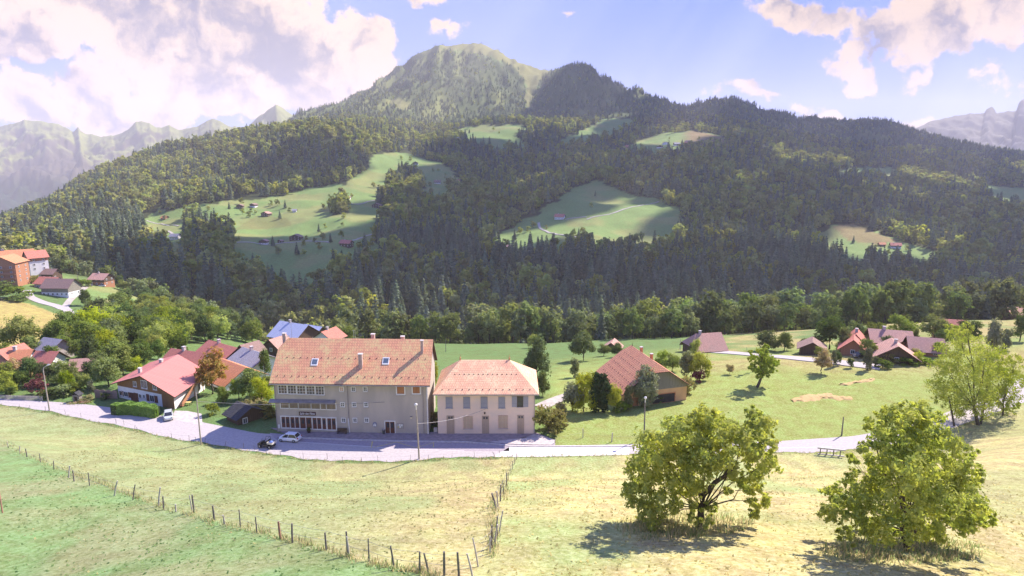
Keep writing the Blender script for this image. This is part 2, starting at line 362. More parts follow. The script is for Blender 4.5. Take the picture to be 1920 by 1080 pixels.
# foreground slope: green in the lower left, mown straw-green between the fences, dry to the right
FIELD = [(-300,790),(0,828),(80,866),(190,907),(300,948),(400,978),(545,1013),(690,1056),(820,1080),(880,1085),(900,1050),(930,990),(935,930),(968,855),(900,845),(0,740),(-300,700)]
nearm = (yf < nearR+1.5)
inF = inpoly(pxv, pyv, FIELD) & nearm
left = (pxv < 900) & nearm & ~inF
right = nearm & ~inF & (pxv >= 880)
setc(left, (.17, .25, .10)); setc(left*sst(nB, -.1, .4), (.25, .25, .13), .7)
setc(inF, (.26, .285, .13)); setc(inF*sst(nA, -.1, .5), (.34, .31, .15), .7); setc(inF*sst(pxv, 550, 950), (.42, .35, .16), .6); setc(inF*sst(nB, 0, .5), (.20, .26, .11), .6)
setc(right, (.42, .375, .17)); setc(right*sst(fbm(xf/12, yf/12, 4, 13), -.2, .25), (.26, .32, .13), .8)
setc(right*sst(pxv, 1500, 1650), (.36, .32, .15), .5)
# meadow across the road
m2 = (~nearm) & (yf < 360)
setc(m2, (.115, .18, .06)); mr = m2*sst(pxv, 1000, 1060)
setc(mr*sst(yf, 230, 150), (.25, .29, .085), .9); setc(mr*sst(nA, 0, .5)*sst(pxv, 1250, 1400), (.30, .28, .10), .6)
setc(mr*sst(fbm(xf/20, yf/20, 3, 15), -.1, .4)*sst(pyv, 720, 670)*sst(pxv, 1250, 1330), (.34, .28, .12), .8)
# left village fields
setc(inpoly(pxv, pyv, [(-100,560),(0,560),(50,568),(110,590),(140,605),(90,660),(-100,660)]) & m2, (.36, .29, .10), .9)
setc(inpoly(pxv, pyv, [(205,545),(260,545),(268,565),(230,575),(190,570)]) & (yf < 470), (.30, .27, .11), .7)
# far side
far = yf > 360
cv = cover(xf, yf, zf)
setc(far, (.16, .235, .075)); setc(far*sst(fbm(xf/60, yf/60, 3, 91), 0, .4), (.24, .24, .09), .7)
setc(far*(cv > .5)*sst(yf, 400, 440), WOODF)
for k, c in (('c', (.20, .14, .07)),):
    setc(far*inpoly(pxv, pyv, MEAD[k])*sst(pxv, 1270, 1300), c, .9)
setc(inpoly(pxv, pyv, [(1560,425),(1600,418),(1650,440),(1690,452),(1640,458),(1590,450)])*far, (.21, .15, .07), .8)
setc(far*inpoly(pxv, pyv, [(480,405),(540,408),(548,424),(500,430),(440,430)]), (.17, .17, .06), .7)
hi = far & (yf > 2400)
for k in ('alp', 'alp2', 'alp3'): setc(hi*inpoly(pxv, pyv, MEAD[k]), (.20, .20, .07))
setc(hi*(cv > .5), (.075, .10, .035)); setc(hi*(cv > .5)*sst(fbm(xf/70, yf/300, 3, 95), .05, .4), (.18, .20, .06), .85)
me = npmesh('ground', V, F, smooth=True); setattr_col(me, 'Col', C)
mg, T = newmat('ground')
at = T.n('ShaderNodeAttribute', attribute_name='Col'); gp = T.n('ShaderNodeNewGeometry').outputs['Position']
n1 = T.noise(gp, 2.6, 8, .72); n2 = T.noise(gp, .35, 6, .65); n3 = T.noise(gp, 13, 4, .7)
hs = T.n('ShaderNodeHueSaturation'); T.put(hs.inputs['Color'], at.outputs['Color'])
T.put(hs.inputs['Value'], T.m('ADD', T.m('ADD', T.ss(n1, .3, .7, .72, 1.28), T.ss(n2, .3, .7, -.16, .16)), T.ss(n3, .3, .7, -.14, .14)))
T.put(hs.inputs['Hue'], T.ss(n2, .32, .68, .478, .515)); T.put(hs.inputs['Saturation'], T.ss(n1, .3, .7, 1.15, .85))
b = T.n('ShaderNodeBsdfPrincipled'); b.inputs['Roughness'].default_value = .95; b.inputs['Specular IOR Level'].default_value = .1
T.put(b.inputs['Base Color'], hs.outputs[0])
bp = T.n('ShaderNodeBump'); bp.inputs['Strength'].default_value = .6; bp.inputs['Distance'].default_value = .25; T.put(bp.inputs['Height'], n1); T.put(b.inputs['Normal'], bp.outputs[0])
outp(T, b.outputs[0]); me.materials.append(mg)
tag(link('ground', me), kind='structure')

# ------------------------------------------------------------------ distant mountains
def ridge(name, sky_, ytop, yfoot, pyfoot, px0, px1, cols, seed, amp, grassy):
    n = int((px1-px0)/2.2); m = 90
    pxs = np.linspace(px0, px1, n); s = pl(sky_, 0); top = np.interp(pxs, [q[0] for q in s], [q[1] for q in s])
    top = top + fbm(pxs/9, pxs*0, 3, seed)*2.0
    T_ = np.linspace(0, 1, m)[:, None]**.9
    Yy = yfoot + (ytop-yfoot)*T_ + 0*pxs[None]; zt = np.array([W_pY(p, q, ytop)[2] for p, q in zip(pxs, top)]); zb = np.array([W_pY(p, pyfoot, yfoot)[2] for p in pxs])
    xt = np.array([W_pY(p, q, ytop)[0] for p, q in zip(pxs, top)])/ytop
    X = xt[None]*Yy; Z = zb[None] + (zt-zb)[None]*T_**1.25
    w = (T_*(1-T_)*4)**.7
    rg = 1-np.abs(fbm(X/300+Yy/900, Yy/900, 5, seed+5)); Z = Z + w*(amp*(rg-.7) + fbm(X/120, Yy/120, 4, seed+9)*amp*.35)
    back = Z[-1:]*.2 - 150; X = np.vstack([X, X[-1:]*1.1]); Yy = np.vstack([Yy, Yy[-1:]*1.1]); Z = np.vstack([Z, back])
    m += 1
    ii = (np.arange(m-1)[:, None]*n + np.arange(n-1)[None]).ravel(); F = np.stack([ii, ii+1, ii+n+1, ii+n], 1)
    me = npmesh(name, np.stack([X.ravel(), Yy.ravel(), Z.ravel()], 1), F, smooth=True)
    zn = (Z-zb[None])/(zt-zb)[None]
    sl = np.gradient(Z, axis=0)/np.maximum(np.gradient(Yy, axis=0), 1)
    g = sst(zn + fbm(X/400, Yy/400, 3, seed+4)*.35, .5, .6)*sst(sl + fbm(X/250, Yy/250, 3, seed+2)*.25, 1.0, .5)*grassy
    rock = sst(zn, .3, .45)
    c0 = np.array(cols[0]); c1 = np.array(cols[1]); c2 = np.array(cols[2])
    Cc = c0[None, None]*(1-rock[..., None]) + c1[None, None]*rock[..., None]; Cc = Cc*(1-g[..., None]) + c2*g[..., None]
    Cc *= (1+.35*fbm(X/60, Yy/60, 3, seed+3))[..., None]
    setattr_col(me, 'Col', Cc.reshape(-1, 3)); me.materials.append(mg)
    return tag(link(name, me), kind='structure')
LSKY = '-300:215 -100:225 0:238 25:231 45:225 80:228 110:232 138:247 143:240 147:236 151:246 158:249 190:256 215:254 240:243 255:229 264:227 280:231 295:240 305:238 318:234 335:244 370:236 390:226 403:222 415:228 430:236 460:240 480:222 500:208 517:196 530:203 550:215 600:240 700:290'
ridge('mountain', LSKY, 6400, 3900, 440, -300, 700, ((.012, .028, .018), (.07, .06, .045), (.17, .19, .05)), 100, 210, 1.0)  # first colour: dark forest foot, with the shade of the lower slopes painted in
RSKY = '1600:300 1640:275 1690:256 1711:245 1725:236 1740:229 1790:218 1820:213 1845:212 1850:204 1858:199 1864:204 1868:213 1880:210 1905:207 1910:192 1916:187 1960:182 2050:170 2200:200 2400:260'
ridge('mountain', RSKY, 6000, 4300, 380, 1600, 2400, ((.04, .05, .03), (.13, .12, .115), (.10, .10, .05)), 140, 170, .3)
# ------------------------------------------------------------------ tree meshes
M_BARK = mat('bark', (.12, .095, .07), (.06, .05, .04), 6)
M_LEAF = leafmat('broad_leaf', (.15, .215, .045), (.25, .28, .065))
M_LEAF_D = leafmat('broad_leaf_dark', (.095, .15, .045), (.16, .20, .06))
M_NEED = leafmat('spruce_needle', (.13, .175, .125), (.22, .26, .16), trans=.3, var=.3)
M_FARL = leafmat('far_leaf', (.25, .31, .10), (.46, .43, .13), trans=.5, var=.32, hue=.022)
def cards(Cn, S, out=None, asp=.55, rng=RNG, droop=0.0):
    """leaf shaped quads (diamonds) at centres Cn, sizes S"""
    n = len(Cn); N = rng.normal(size=(n, 3))
    if out is not None: N = N*.55 + out
    N /= np.linalg.norm(N, axis=1)[:, None]+1e-9
    R = rng.normal(size=(n, 3)); R[:, 2] -= droop
    U = np.cross(N, R); U /= np.linalg.norm(U, axis=1)[:, None]+1e-9; Vv = np.cross(N, U)
    S = S[:, None]; U = U*S*asp; Vv = Vv*S
    V = np.stack([Cn-Vv, Cn+U-Vv*.1, Cn+Vv, Cn-U-Vv*.1], 1).reshape(-1, 3)
    return V, np.arange(4*n).reshape(-1, 4)
def tube(P, R, k=6):
    """tapered tube through points"""
    P = [np.asarray(p, float) for p in P]; V = []; F = []
    for i, p in enumerate(P):
        t = P[min(i+1, len(P)-1)]-P[max(i-1, 0)]; t = t/(np.linalg.norm(t)+1e-9)
        a = np.cross(t, (0, 0, 1.0)); 
        if np.linalg.norm(a) < .1: a = np.cross(t, (1.0, 0, 0))
        a /= np.linalg.norm(a); b = np.cross(t, a)
        for q in range(k):
            an = 2*PI*q/k; V.append(p + (a*math.cos(an)+b*math.sin(an))*R[i])
    for i in range(len(P)-1):
        for q in range(k):
            F.append((i*k+q, i*k+(q+1) % k, (i+1)*k+(q+1) % k, (i+1)*k+q))
    return np.array(V), np.array(F, int)
def merge(parts):
    Vs = []; Fs = []; o = 0
    for V, F in parts: Vs.append(V); Fs.append(np.asarray(F)+o); o += len(V)
    return np.concatenate(Vs), np.concatenate(Fs)
def limbs_for(base, lobes, r0, rng, wander=.12, up=.35):
    """trunk rises then forks to each lobe centre"""
    parts = []; base = np.asarray(base, float); cen = np.mean([l[0] for l in lobes], 0)
    fork = base*(1-up) + cen*up; fork[2] = base[2] + (cen[2]-base[2])*up*1.1; fork[:2] += rng.normal(size=2)*.05
    parts.append(tube([base-[0, 0, .3], base+[0, 0, .15], (base+fork)/2+np.append(rng.normal(size=2)*wander, 0), fork], [r0*1.35, r0*1.05, r0*.9, r0*.8]))
    for c, r in lobes:
        m1 = fork*.6+c*.4+rng.normal(size=3)*wander*2; m1[2] += .1*abs(c[2]-fork[2])
        L = r0*min(.55, .3+.2*np.max(r)/ (np.max(r)+1))
        parts.append(tube([fork, m1, fork*.2+c*.8, c], [L, L*.7, L*.4, L*.15], 5))
        for q in range(3):
            d = rng.normal(size=3); d /= np.linalg.norm(d); parts.append(tube([fork*.3+c*.7, c+d*np.asarray(r)*.8], [L*.35, L*.06], 4))
    return merge(parts)
CL_N, CL_S = 14, .17
def crown_cards(lobes, n, size, rng, shell=.55, droop=.0, asp=.55):
    vol = np.array([np.prod(np.broadcast_to(r, 3))**(2/3) for c, r in lobes]); vol /= vol.sum()
    Vs = []
    C_, O_, = [], []
    for (c, r), w in zip(lobes, vol):
        k = max(4, int(n*w)); d = rng.normal(size=(k, 3)); d /= np.linalg.norm(d, axis=1)[:, None]
        # clumpy shell: leaf sprays around twig ends
        tw = max(3, k//CL_N); td = rng.normal(size=(tw, 3)); td /= np.linalg.norm(td, axis=1)[:, None]; tr = (shell + (1-shell)*rng.random(tw)**.6)*(1+.18*rng.normal(size=tw))
        idx = rng.integers(0, tw, k); rr = np.broadcast_to(np.asarray(r, float), (3,))
        p = td[idx]*tr[idx][:, None]*rr + rng.normal(size=(k, 3))*rr*CL_S
        C_.append(np.asarray(c)+p); O_.append(td[idx]*.9+np.array([0, 0, .35]))
    C_ = np.concatenate(C_); O_ = np.concatenate(O_)
    return cards(C_, size*(.6+.8*rng.random(len(C_))), O_, asp, rng, droop)
def broad_lobes(h, w, rng, k=9, zlo=.3, pointy=0.0):
    L = [(np.array([0, 0, h*.72]), np.array([w*.32, w*.32, h*.24]))]
    for i in range(k):
        a = 2*PI*i/k*1.618+rng.random()*.8; f = rng.random(); z = h*(zlo+.08+(.82-zlo)*f)
        rad = w*.5*math.sqrt(max(.05, 1-((f-.35)/.85)**2))*(.62-.3*pointy*f)
        L.append((np.array([math.cos(a)*rad, math.sin(a)*rad, z]), np.array([w*.22, w*.22, h*.15])*(.75+.5*rng.random())))
    return L
def conifer_mesh(h, w, n, rng, size):
    k = int(n); t = rng.random(k)**.75; z = h*(.08+.92*(1-t)); rad = w*.5*(t**.85+.03)
    lay = np.floor(z/(h/13)); z = (lay+.35+.5*rng.random(k))*h/13
    a = rng.random(k)*2*PI; lob = 1+.2*np.sin(a*5+lay*2.1); rr = rad*(.35+.65*rng.random(k)**.4)*lob
    Cn = np.stack([np.cos(a)*rr, np.sin(a)*rr, z-rr*.22], 1); O = np.stack([np.cos(a)*.7, np.sin(a)*.7, np.full(k, .8)], 1)
    return cards(Cn, size*(.55+.9*rng.random(k))*(.45+.55*t), O, .6, rng)
def thing_tree(name, loc, meshes, label, cat, group=None, s=1.0, rz=None, sz=None):
    """tree thing with trunk and crown children sharing mesh data"""
    e = empty(name, loc, label, cat, group, random.random()*6.28 if rz is None else rz); e.scale = (s, s, sz or s)
    link('trunk', meshes[0], e); link('crown', meshes[1], e); return e
# prototypes of middle-distance trees (height 1 unit-ish meshes in metres)
PROTO = {}
def proto_broad(key, h, w, n, size, leaf, seed, **kw):
    rng = np.random.default_rng(seed); L = broad_lobes(h, w, rng, **kw)
    V, F = limbs_for((0, 0, 0), L, h*.022, rng); tm = npmesh('trunk', V, F, (M_BARK,), smooth=True)
    V, F = crown_cards(L, n, size, rng); cm = npmesh('crown', V, F, (leaf,)); PROTO[key] = (tm, cm, h)
for i in range(4):
    proto_broad(f'm{i}', 12, 9, 5200, .30, M_LEAF, 10+i, k=11, zlo=.18)
    proto_broad(f'd{i}', 12, 9, 5200, .30, M_LEAF_D, 20+i, k=11, zlo=.15)
for i in range(2): proto_broad(f't{i}', 14, 7, 4500, .30, M_LEAF_D, 30+i, k=13, zlo=.2, pointy=.6)
for i in range(3): proto_broad(f'b{i}', 3, 3.6, 1500, .17, M_LEAF, 40+i, k=9, zlo=.02)
for i in range(3):
    rng = np.random.default_rng(50+i); V, F = conifer_mesh(20, 7, 4200, rng, .65); cm = npmesh('crown', V, F, (M_NEED,))
    V, F = tube([(0, 0, -.4), (0, 0, 10), (0, 0, 19.5)], [.3, .18, .03]); tm = npmesh('trunk', V, F, (M_BARK,)); PROTO[f'c{i}'] = (tm, cm, 20)
# far-forest meshes: one mesh each (trunk and crown too small to part)
FARM = []
M_RIVL = leafmat('river_leaf', (.15, .20, .07), (.25, .28, .11), trans=.35, var=.38, hue=.03)
for i in range(4):
    rng = np.random.default_rng(60+i); V1, F1 = conifer_mesh(24, 7.5, 420, rng, 1.7); V2, F2 = tube([(0, 0, -1), (0, 0, 22)], [.3, .05], 4)
    V, F = merge([(V1, F1), (V2, F2)]); FARM.append(npmesh('spruce_tree', V, F, (M_NEED, M_BARK), [0]*len(F1)+[1]*len(F2)))
for i in range(5):
    rng = np.random.default_rng(70+i); L = broad_lobes(16, 11, rng, 9, .15); V1, F1 = crown_cards(L, 520, 1.05, rng, asp=.7); V2, F2 = tube([(0, 0, -1), (0, 0, 10)], [.3, .15], 4)
    V, F = merge([(V1, F1), (V2, F2)]); FARM.append(npmesh('broadleaf_tree', V, F, (M_FARL, M_BARK), [0]*len(F1)+[1]*len(F2)))
for i in range(4):
    rng = np.random.default_rng(170+i); L = broad_lobes(16, 11, rng, 12, .12); V1, F1 = crown_cards(L, 1700, .55, rng, asp=.7); V2, F2 = limbs_for((0, 0, 0), L[:5], .3, rng)
    V, F = merge([(V1, F1), (V2, F2)]); FARM.append(npmesh('broadleaf_tree', V, F, (M_RIVL, M_BARK), [0]*len(F1)+[1]*len(F2)))
# ------------------------------------------------------------------ far forest
def scatter(y0, y1, spacing, seed):
    rng = np.random.default_rng(seed); pts = []
    n = int(((y1**2-y0**2)*.92)/spacing**2); y = np.sqrt(rng.random(n)*(y1**2-y0**2)+y0**2); a = (rng.random(n)*2-1)*.92; x = a*(y+YOFF)
    z = H(x, y); px, py = proj(x, y, z); ok = (px > -60) & (px < 1980) & (py < 760); x, y, z, px, py = x[ok], y[ok], z[ok], px[ok], py[ok]
    cv = cover(x, y, z); ok = (cv > .5) & ((y > 432) | ((px > 640) & (y > np.interp(px, [640, 760, 900, 1000, 1100, 1250, 1400, 1500, 1700, 1900], [330, 318, 312, 300, 290, 275, 262, 262, 275, 300]) + 14*fbm(x/25, y/25, 2, 8))) | ((px > 250) & (y > 400)))
    return x[ok], y[ok], z[ok], px[ok], py[ok]
bands = [(262, 432, 7.5, 0), (432, 620, 8.6, 1), (620, 900, 9.8, 2), (900, 1400, 11.5, 3), (1400, 2150, 14.5, 4), (2150, 3100, 18, 5), (3100, 3950, 22, 6)]
FX = [np.concatenate(q) for q in zip(*[scatter(*b) for b in bands])]
fx, fy, fz, fpx, fpy = FX
# occlusion: keep only what a viewer near the camera could see (tree top above the skyline in front of it)
amin = fx/(fy+YOFF)
ga = np.linspace(-1, 1, 201); gy = np.exp(np.linspace(math.log(100), math.log(4500), 220))
GA, GY = np.meshgrid(ga, gy); GZ = H(GA*(GY+YOFF), GY); GS = (GZ-ZC)/GY; GM = np.maximum.accumulate(GS, axis=0)
ki = np.clip(((amin+1)*100).astype(int), 0, 200); kj = np.clip(np.searchsorted(gy, fy*.985)-1, 0, 219)
vis = ((fz+26-ZC)/fy) > GM[kj, ki] - .004
fx, fy, fz, fpx, fpy = [q[vis] for q in (fx, fy, fz, fpx, fpy)]
rng = np.random.default_rng(99); n = len(fx)
nn = fbm(fx/90, fy/90, 3, 200)
pc = .36 + nn*.9
pc = np.where(fpx < 720, .22+nn*.8, pc)                       # left wood mostly broadleaf
pc = np.where((fpx > 500) & (fpy > 450), .62+nn*1.1, pc)       # dark spruce above the river
pc = np.where((fpx < 330) & (fpy > 400), .62+nn*.8, pc)
pc = np.where((fpx > 1200) & (fpy < 430), .3+nn*.8, pc)
pc = np.where((fy > 2300), .85, pc); pc = np.where((fy < 470), .06, pc)
con = rng.random(n) < pc
kind = np.where(con, rng.integers(0, 4, n), 4+rng.integers(0, 5, n)); kind = np.where((fy < 470) & ~con, 9+rng.integers(0, 4, n), kind)
sc = np.where(con, .6+.6*rng.random(n), .65+.85*rng.random(n)**1.5)*np.where(fy > 2300, .7, 1)
sc *= np.where((fy > 3600), .6, 1)*np.where(fy < 470, .86, np.where(fy < 2300, 1.22, 1))
# individuals: the largest in view of either kind
big = (np.where(con, 24, 16)*sc)/fy
TREELINE = fpy - FPX*big*.95
indiv = np.zeros(n, bool)
onscr = (fpx > 0) & (fpx < 1920) & (TREELINE < 640) & (fy < 900)
GROUPN = {}
def forest_region(px, py, c):
    k = 'spruce' if c else 'broadleaf'
    if not c and py > 625: w = 'in the riverside tree line, ' + ('behind the hall' if px < 840 else 'behind the pale house and barn' if px < 1280 else 'beyond the right meadow')
    elif px < 280: w = 'on the wooded slope above the left village'
    elif px < 560: w = 'in the wood below the left hillside meadow'
    elif px < 800: w = 'on the dark slope behind the big grey hall'
    elif px < 1060: w = 'on the dark slope above the pale hip-roofed house'
    elif px < 1320: w = 'below the meadow with the lone red-roofed farm'
    elif px < 1600: w = 'on the dark slope above the right-hand meadow'
    else: w = 'on the dark slope behind the right-hand roofs'
    return k, w
for c in (True, False):
    idx = np.nonzero(onscr & (con == c))[0]
    # occluded trees have a lower slope than an earlier one: prefer those whose base is near/above the river tree line
    hid = (fy[idx] > 330) & (fy[idx] < 520) & (TREELINE[idx] > 608); idx = idx[np.argsort(-big[idx]+hid*1.0)]
    idx = idx[:(295 if c else 40)]; indiv[idx] = True
    for i in idx:
        k, w = forest_region(fpx[i], fpy[i], c)
        o = link('spruce_tree' if c else 'broadleaf_tree', FARM[kind[i]]); o.location = (fx[i], fy[i], fz[i]); s = float(sc[i]); o.scale = (s, s, s*1.05); o.rotation_euler = (0, 0, random.random()*6.28)
        lab = (f'dark pointed spruce {w}' if c else f'rounded dull green forest tree {w}')
        tag(o, lab, 'tree', f'{k} trees {w}')
r = ~indiv
pc_ = bpy.data.collections.new('forest_kinds')
for i, m in enumerate(FARM): pc_.objects.link(bpy.data.objects.new(('forest_kind_%02d' % i), m))
pm = bpy.data.meshes.new('forest'); nn_ = int(r.sum()); pm.vertices.add(nn_)
pm.vertices.foreach_set('co', np.stack([fx[r], fy[r], fz[r]], 1).astype(np.float32).ravel())
for nm, tp, val in (('kindidx', 'INT', kind[r].astype(np.int32)), ('scl', 'FLOAT', sc[r].astype(np.float32)), ('rot', 'FLOAT', (rng.random(nn_)*6.28).astype(np.float32))):
    a_ = pm.attributes.new(nm, tp, 'POINT'); a_.data.foreach_set('value', val)
print('FOREST', nn_, 'indiv', int(indiv.sum()))
fo = link('forest', pm); tag(fo, 'far-off mixed wood covering the valley sides beyond the river', 'forest', kind='stuff')
ng = bpy.data.node_groups.new('forest', 'GeometryNodeTree')
ng.interface.new_socket('Geometry', in_out='INPUT', socket_type='NodeSocketGeometry'); ng.interface.new_socket('Geometry', in_out='OUTPUT', socket_type='NodeSocketGeometry')
gi = ng.nodes.new('NodeGroupInput'); go = ng.nodes.new('NodeGroupOutput'); ip = ng.nodes.new('GeometryNodeInstanceOnPoints'); ci = ng.nodes.new('GeometryNodeCollectionInfo')
ci.inputs['Collection'].default_value = pc_; ci.inputs['Separate Children'].default_value = True; ci.inputs['Reset Children'].default_value = True
def na(nm, dt):
    x = ng.nodes.new('GeometryNodeInputNamedAttribute'); x.data_type = dt; x.inputs[0].default_value = nm; return x.outputs[0]
cxyz = ng.nodes.new('ShaderNodeCombineXYZ'); L_ = ng.links
L_.new(gi.outputs[0], ip.inputs['Points']); L_.new(ci.outputs[0], ip.inputs['Instance']); ip.inputs['Pick Instance'].default_value = True
L_.new(na('kindidx', 'INT'), ip.inputs['Instance Index']); L_.new(na('scl', 'FLOAT'), ip.inputs['Scale']); L_.new(na('rot', 'FLOAT'), cxyz.inputs[2]); L_.new(cxyz.outputs[0], ip.inputs['Rotation'])
L_.new(ip.outputs[0], go.inputs[0])
md = fo.modifiers.new('forest', 'NODES'); md.node_group = ng
# ------------------------------------------------------------------ roads and paving
def planks(name, c, c2, w=.18, rough=.8, vertical=True):
    if name in MATS: return MATS[name]
    m, T = newmat(name); uv = T.n('ShaderNodeUVMap').outputs[0]; sp = T.n('ShaderNodeSeparateXYZ'); T.nt.links.new(uv, sp.inputs[0])
    a = T.m('DIVIDE', sp.outputs[0 if vertical else 1], w); fl = T.m('FLOOR', a); fr = T.m('FRACT', a)
    wn_ = T.n('ShaderNodeTexWhiteNoise', noise_dimensions='1D'); T.put(wn_.inputs['W'], fl)
    mp = T.n('ShaderNodeMapping'); T.nt.links.new(uv, mp.inputs[0]); mp.inputs['Scale'].default_value = (6, .7, 1) if vertical else (.7, 6, 1)
    n = T.noise(mp.outputs[0], 2, 5, .6)
    col = T.mix(T.m('ADD', T.m('MULTIPLY', wn_.outputs[0], .5), T.m('MULTIPLY', n, .5)), c, c2)
    gap = T.m('LESS_THAN', fr, .09); col = T.mix(gap, col, tuple(v*.35 for v in c2))
    b = T.n('ShaderNodeBsdfPrincipled'); b.inputs['Roughness'].default_value = rough; b.inputs['Specular IOR Level'].default_value = .2
    T.put(b.inputs['Base Color'], col); outp(T, b.outputs[0]); MATS[name] = m; return m
def tiles(name, c, c2, c3, w=.28, h=.34, lich=.4, rough=.8, gapd=.5):
    if name in MATS: return MATS[name]
    m, T = newmat(name); uv = T.n('ShaderNodeUVMap').outputs[0]
    bk = T.n('ShaderNodeTexBrick'); T.nt.links.new(uv, bk.inputs[0]); bk.offset = .5
    bk.inputs['Scale'].default_value = 1; bk.inputs['Brick Width'].default_value = w; bk.inputs['Row Height'].default_value = h
    bk.inputs['Mortar Size'].default_value = .03; bk.inputs['Mortar Smooth'].default_value = .4; bk.inputs['Bias'].default_value = -.1
    bk.inputs['Color1'].default_value = c+(1,); bk.inputs['Color2'].default_value = c2+(1,); bk.inputs['Mortar'].default_value = tuple(v*gapd for v in c2)+(1,)
    co = T.n('ShaderNodeTexCoord').outputs['Object']
    n = T.noise(co, .35, 6, .65); n2 = T.noise(co, 2.3, 4, .6)
    f = T.m('MULTIPLY', T.m('MULTIPLY', T.ss(n, .4, .62), T.ss(n2, .35, .6)), lich)
    col = T.mix(f, bk.outputs['Color'], c3)
    b = T.n('ShaderNodeBsdfPrincipled'); b.inputs['Roughness'].default_value = rough; b.inputs['Specular IOR Level'].default_value = .25; T.put(b.inputs['Base Color'], col)
    bp = T.n('ShaderNodeBump'); bp.inputs['Strength'].default_value = .7; bp.inputs['Distance'].default_value = .04; T.put(bp.inputs['Height'], T.m('SUBTRACT', 1.0, bk.outputs['Fac'])); T.nt.links.new(bp.outputs[0], b.inputs['Normal'])
    outp(T, b.outputs[0]); MATS[name] = m; return m
M_ASPH = mat('asphalt', (.44, .395, .395), (.36, .325, .33), 2.4, .92, .1, det=9)
M_ASPH2 = mat('asphalt_dark', (.36, .31, .345), (.30, .255, .28), 2.2, .92, .15, det=9)  # darker, more lilac asphalt of the forecourt
M_PAVE = mat('pavement', (.33, .27, .28), (.24, .20, .21), 1.4, .9, .1, det=9)
M_CONC = mat('concrete', (.52, .46, .45), (.40, .35, .34), 1.4, .9, .1)
M_PALEC = mat('pale_concrete', (.66, .61, .61), (.56, .52, .52), .8, .9, .05)
M_KERB = mat('kerb_stone', (.55, .5, .5), (.42, .38, .38), 2, .9)
M_LINE = mat('road_paint', (.68, .64, .66), (.5, .47, .48), 3, .8)
M_YEL = mat('yellow_paint', (.62, .5, .16), (.45, .38, .2), 3, .8)
M_TRACK = mat('track_gravel', (.42, .38, .35), (.32, .29, .27), .6, .95)
def strip(name, A, B, z, m, kind='structure', t=0.0, rows=5):
    """sheet between two polylines of xy points with the same count"""
    A = np.array([p[:2] for p in A]); B = np.array([p[:2] for p in B]); n = len(A); V = []
    for k in range(rows):
        f = k/(rows-1); P = A*(1-f)+B*f; V.append(np.column_stack([P, np.full(n, z)]))
    V = np.concatenate(V); ii = (np.arange(rows-1)[:, None]*n+np.arange(n-1)[None]).ravel(); F = np.stack([ii, ii+1, ii+n+1, ii+n], 1)
    if t:
        k = len(V); V = np.concatenate([V, V-[0, 0, t]]); rim = list(range(n)) + [q*n+n-1 for q in range(1, rows)] + [rows*n-2-q for q in range(n-1)] + [q*n for q in range(rows-2, 0, -1)]
        R = np.array([(rim[q], rim[q-1], rim[q-1]+k, rim[q]+k) for q in range(len(rim))]); F = np.concatenate([F, R])
    o = link(name, npmesh(name, V, F, (m,))); return tag(o, kind=kind) if kind else o
PN = [W_pz(p, interp_py(p, RN), 0) for p in range(-250, 2180, 15)]; PF = [W_pz(p, interp_py(p, RF), 0) for p in range(-250, 2180, 15)]
wob = [.25*math.sin(i*1.7)+.2*math.sin(i*.63) for i in range(len(PN))]
PN = [(a, b+w, c) for (a, b, c), w in zip(PN, wob)]
strip('road', PN, PF, .03, M_ASPH)
def P0(px, py, z=0): return W_pz(px, py, z)
def PL(s, z=0): return [P0(*[float(t) for t in q.split(',')], z) for q in s.split()]
# forecourt in front of the buildings, pavement with a kerb
strip('road_forecourt', PL('520,826 600,831 690,837 740,840 800,843 870,846 905,846 955,846'), PL('505,812 560,816.5 640,820 735,825 800,826 873,827.5 915,831 954,834'), .036, M_ASPH2)
strip('pavement', PL('548,819 600,820.5 660,823 735,825 800,826 873,827 915,830 954,833.5 1000,835 1040,835.5'), PL('508,803 600,808 660,810 735,811 800,811 873,811 915,811 954,811 1003,811 1040,826'), .13, M_PAVE, t=.2)
strip('pavement_apron', PL('915,830 954,833.3 1000,834.8 1041,835.3'), PL('985,822 1002,814.5 1020,819 1041,826.5'), .136, M_CONC)
strip('kerb', PL('546,821 600,822.5 660,825 735,827 800,828 873,829 915,832 954,835.5 1000,837 1190,836.5', .15), PL('548,819 600,820.5 660,823 735,825 800,826 873,827 915,830 954,833.5 1000,835 1190,834.4', .15), .15, M_KERB, t=.25, rows=2)
strip('road_slab', PL('925,857 1000,857 1095,855 1180,853'), PL('955,838.5 1020,839 1095,838.5 1180,837.5'), .036, M_PALEC)
for a, b in (('520,826.3 620,832.6 738,840.2 870,845.5', '520,827 620,833.4 738,841 870,846.3'), ('1105,846 1200,843 1400,841 1560,838', '1105,846.8 1200,843.8 1400,841.8 1560,838.8')):
    strip('road_marking', PL(a), PL(b), .042, M_LINE, rows=2)
for a, b in (('695,839.5 697,828', '697.5,839.5 699.5,828'), ('699,839.3 742,829', '702,839.5 745,829.3'), ('742,829 778,840', '745,829 781,840'), ('778,840 812,830', '780.5,840 814.5,830'), ('812,839 812.5,828.5', '813.5,839 814,828.5')):
    strip('road_marking', PL(a), PL(b), .042, M_YEL, rows=2)
strip('road_patch', PL('320,785 345,791 380,799'), PL('328,770 352,771 378,776'), .036, M_CONC)
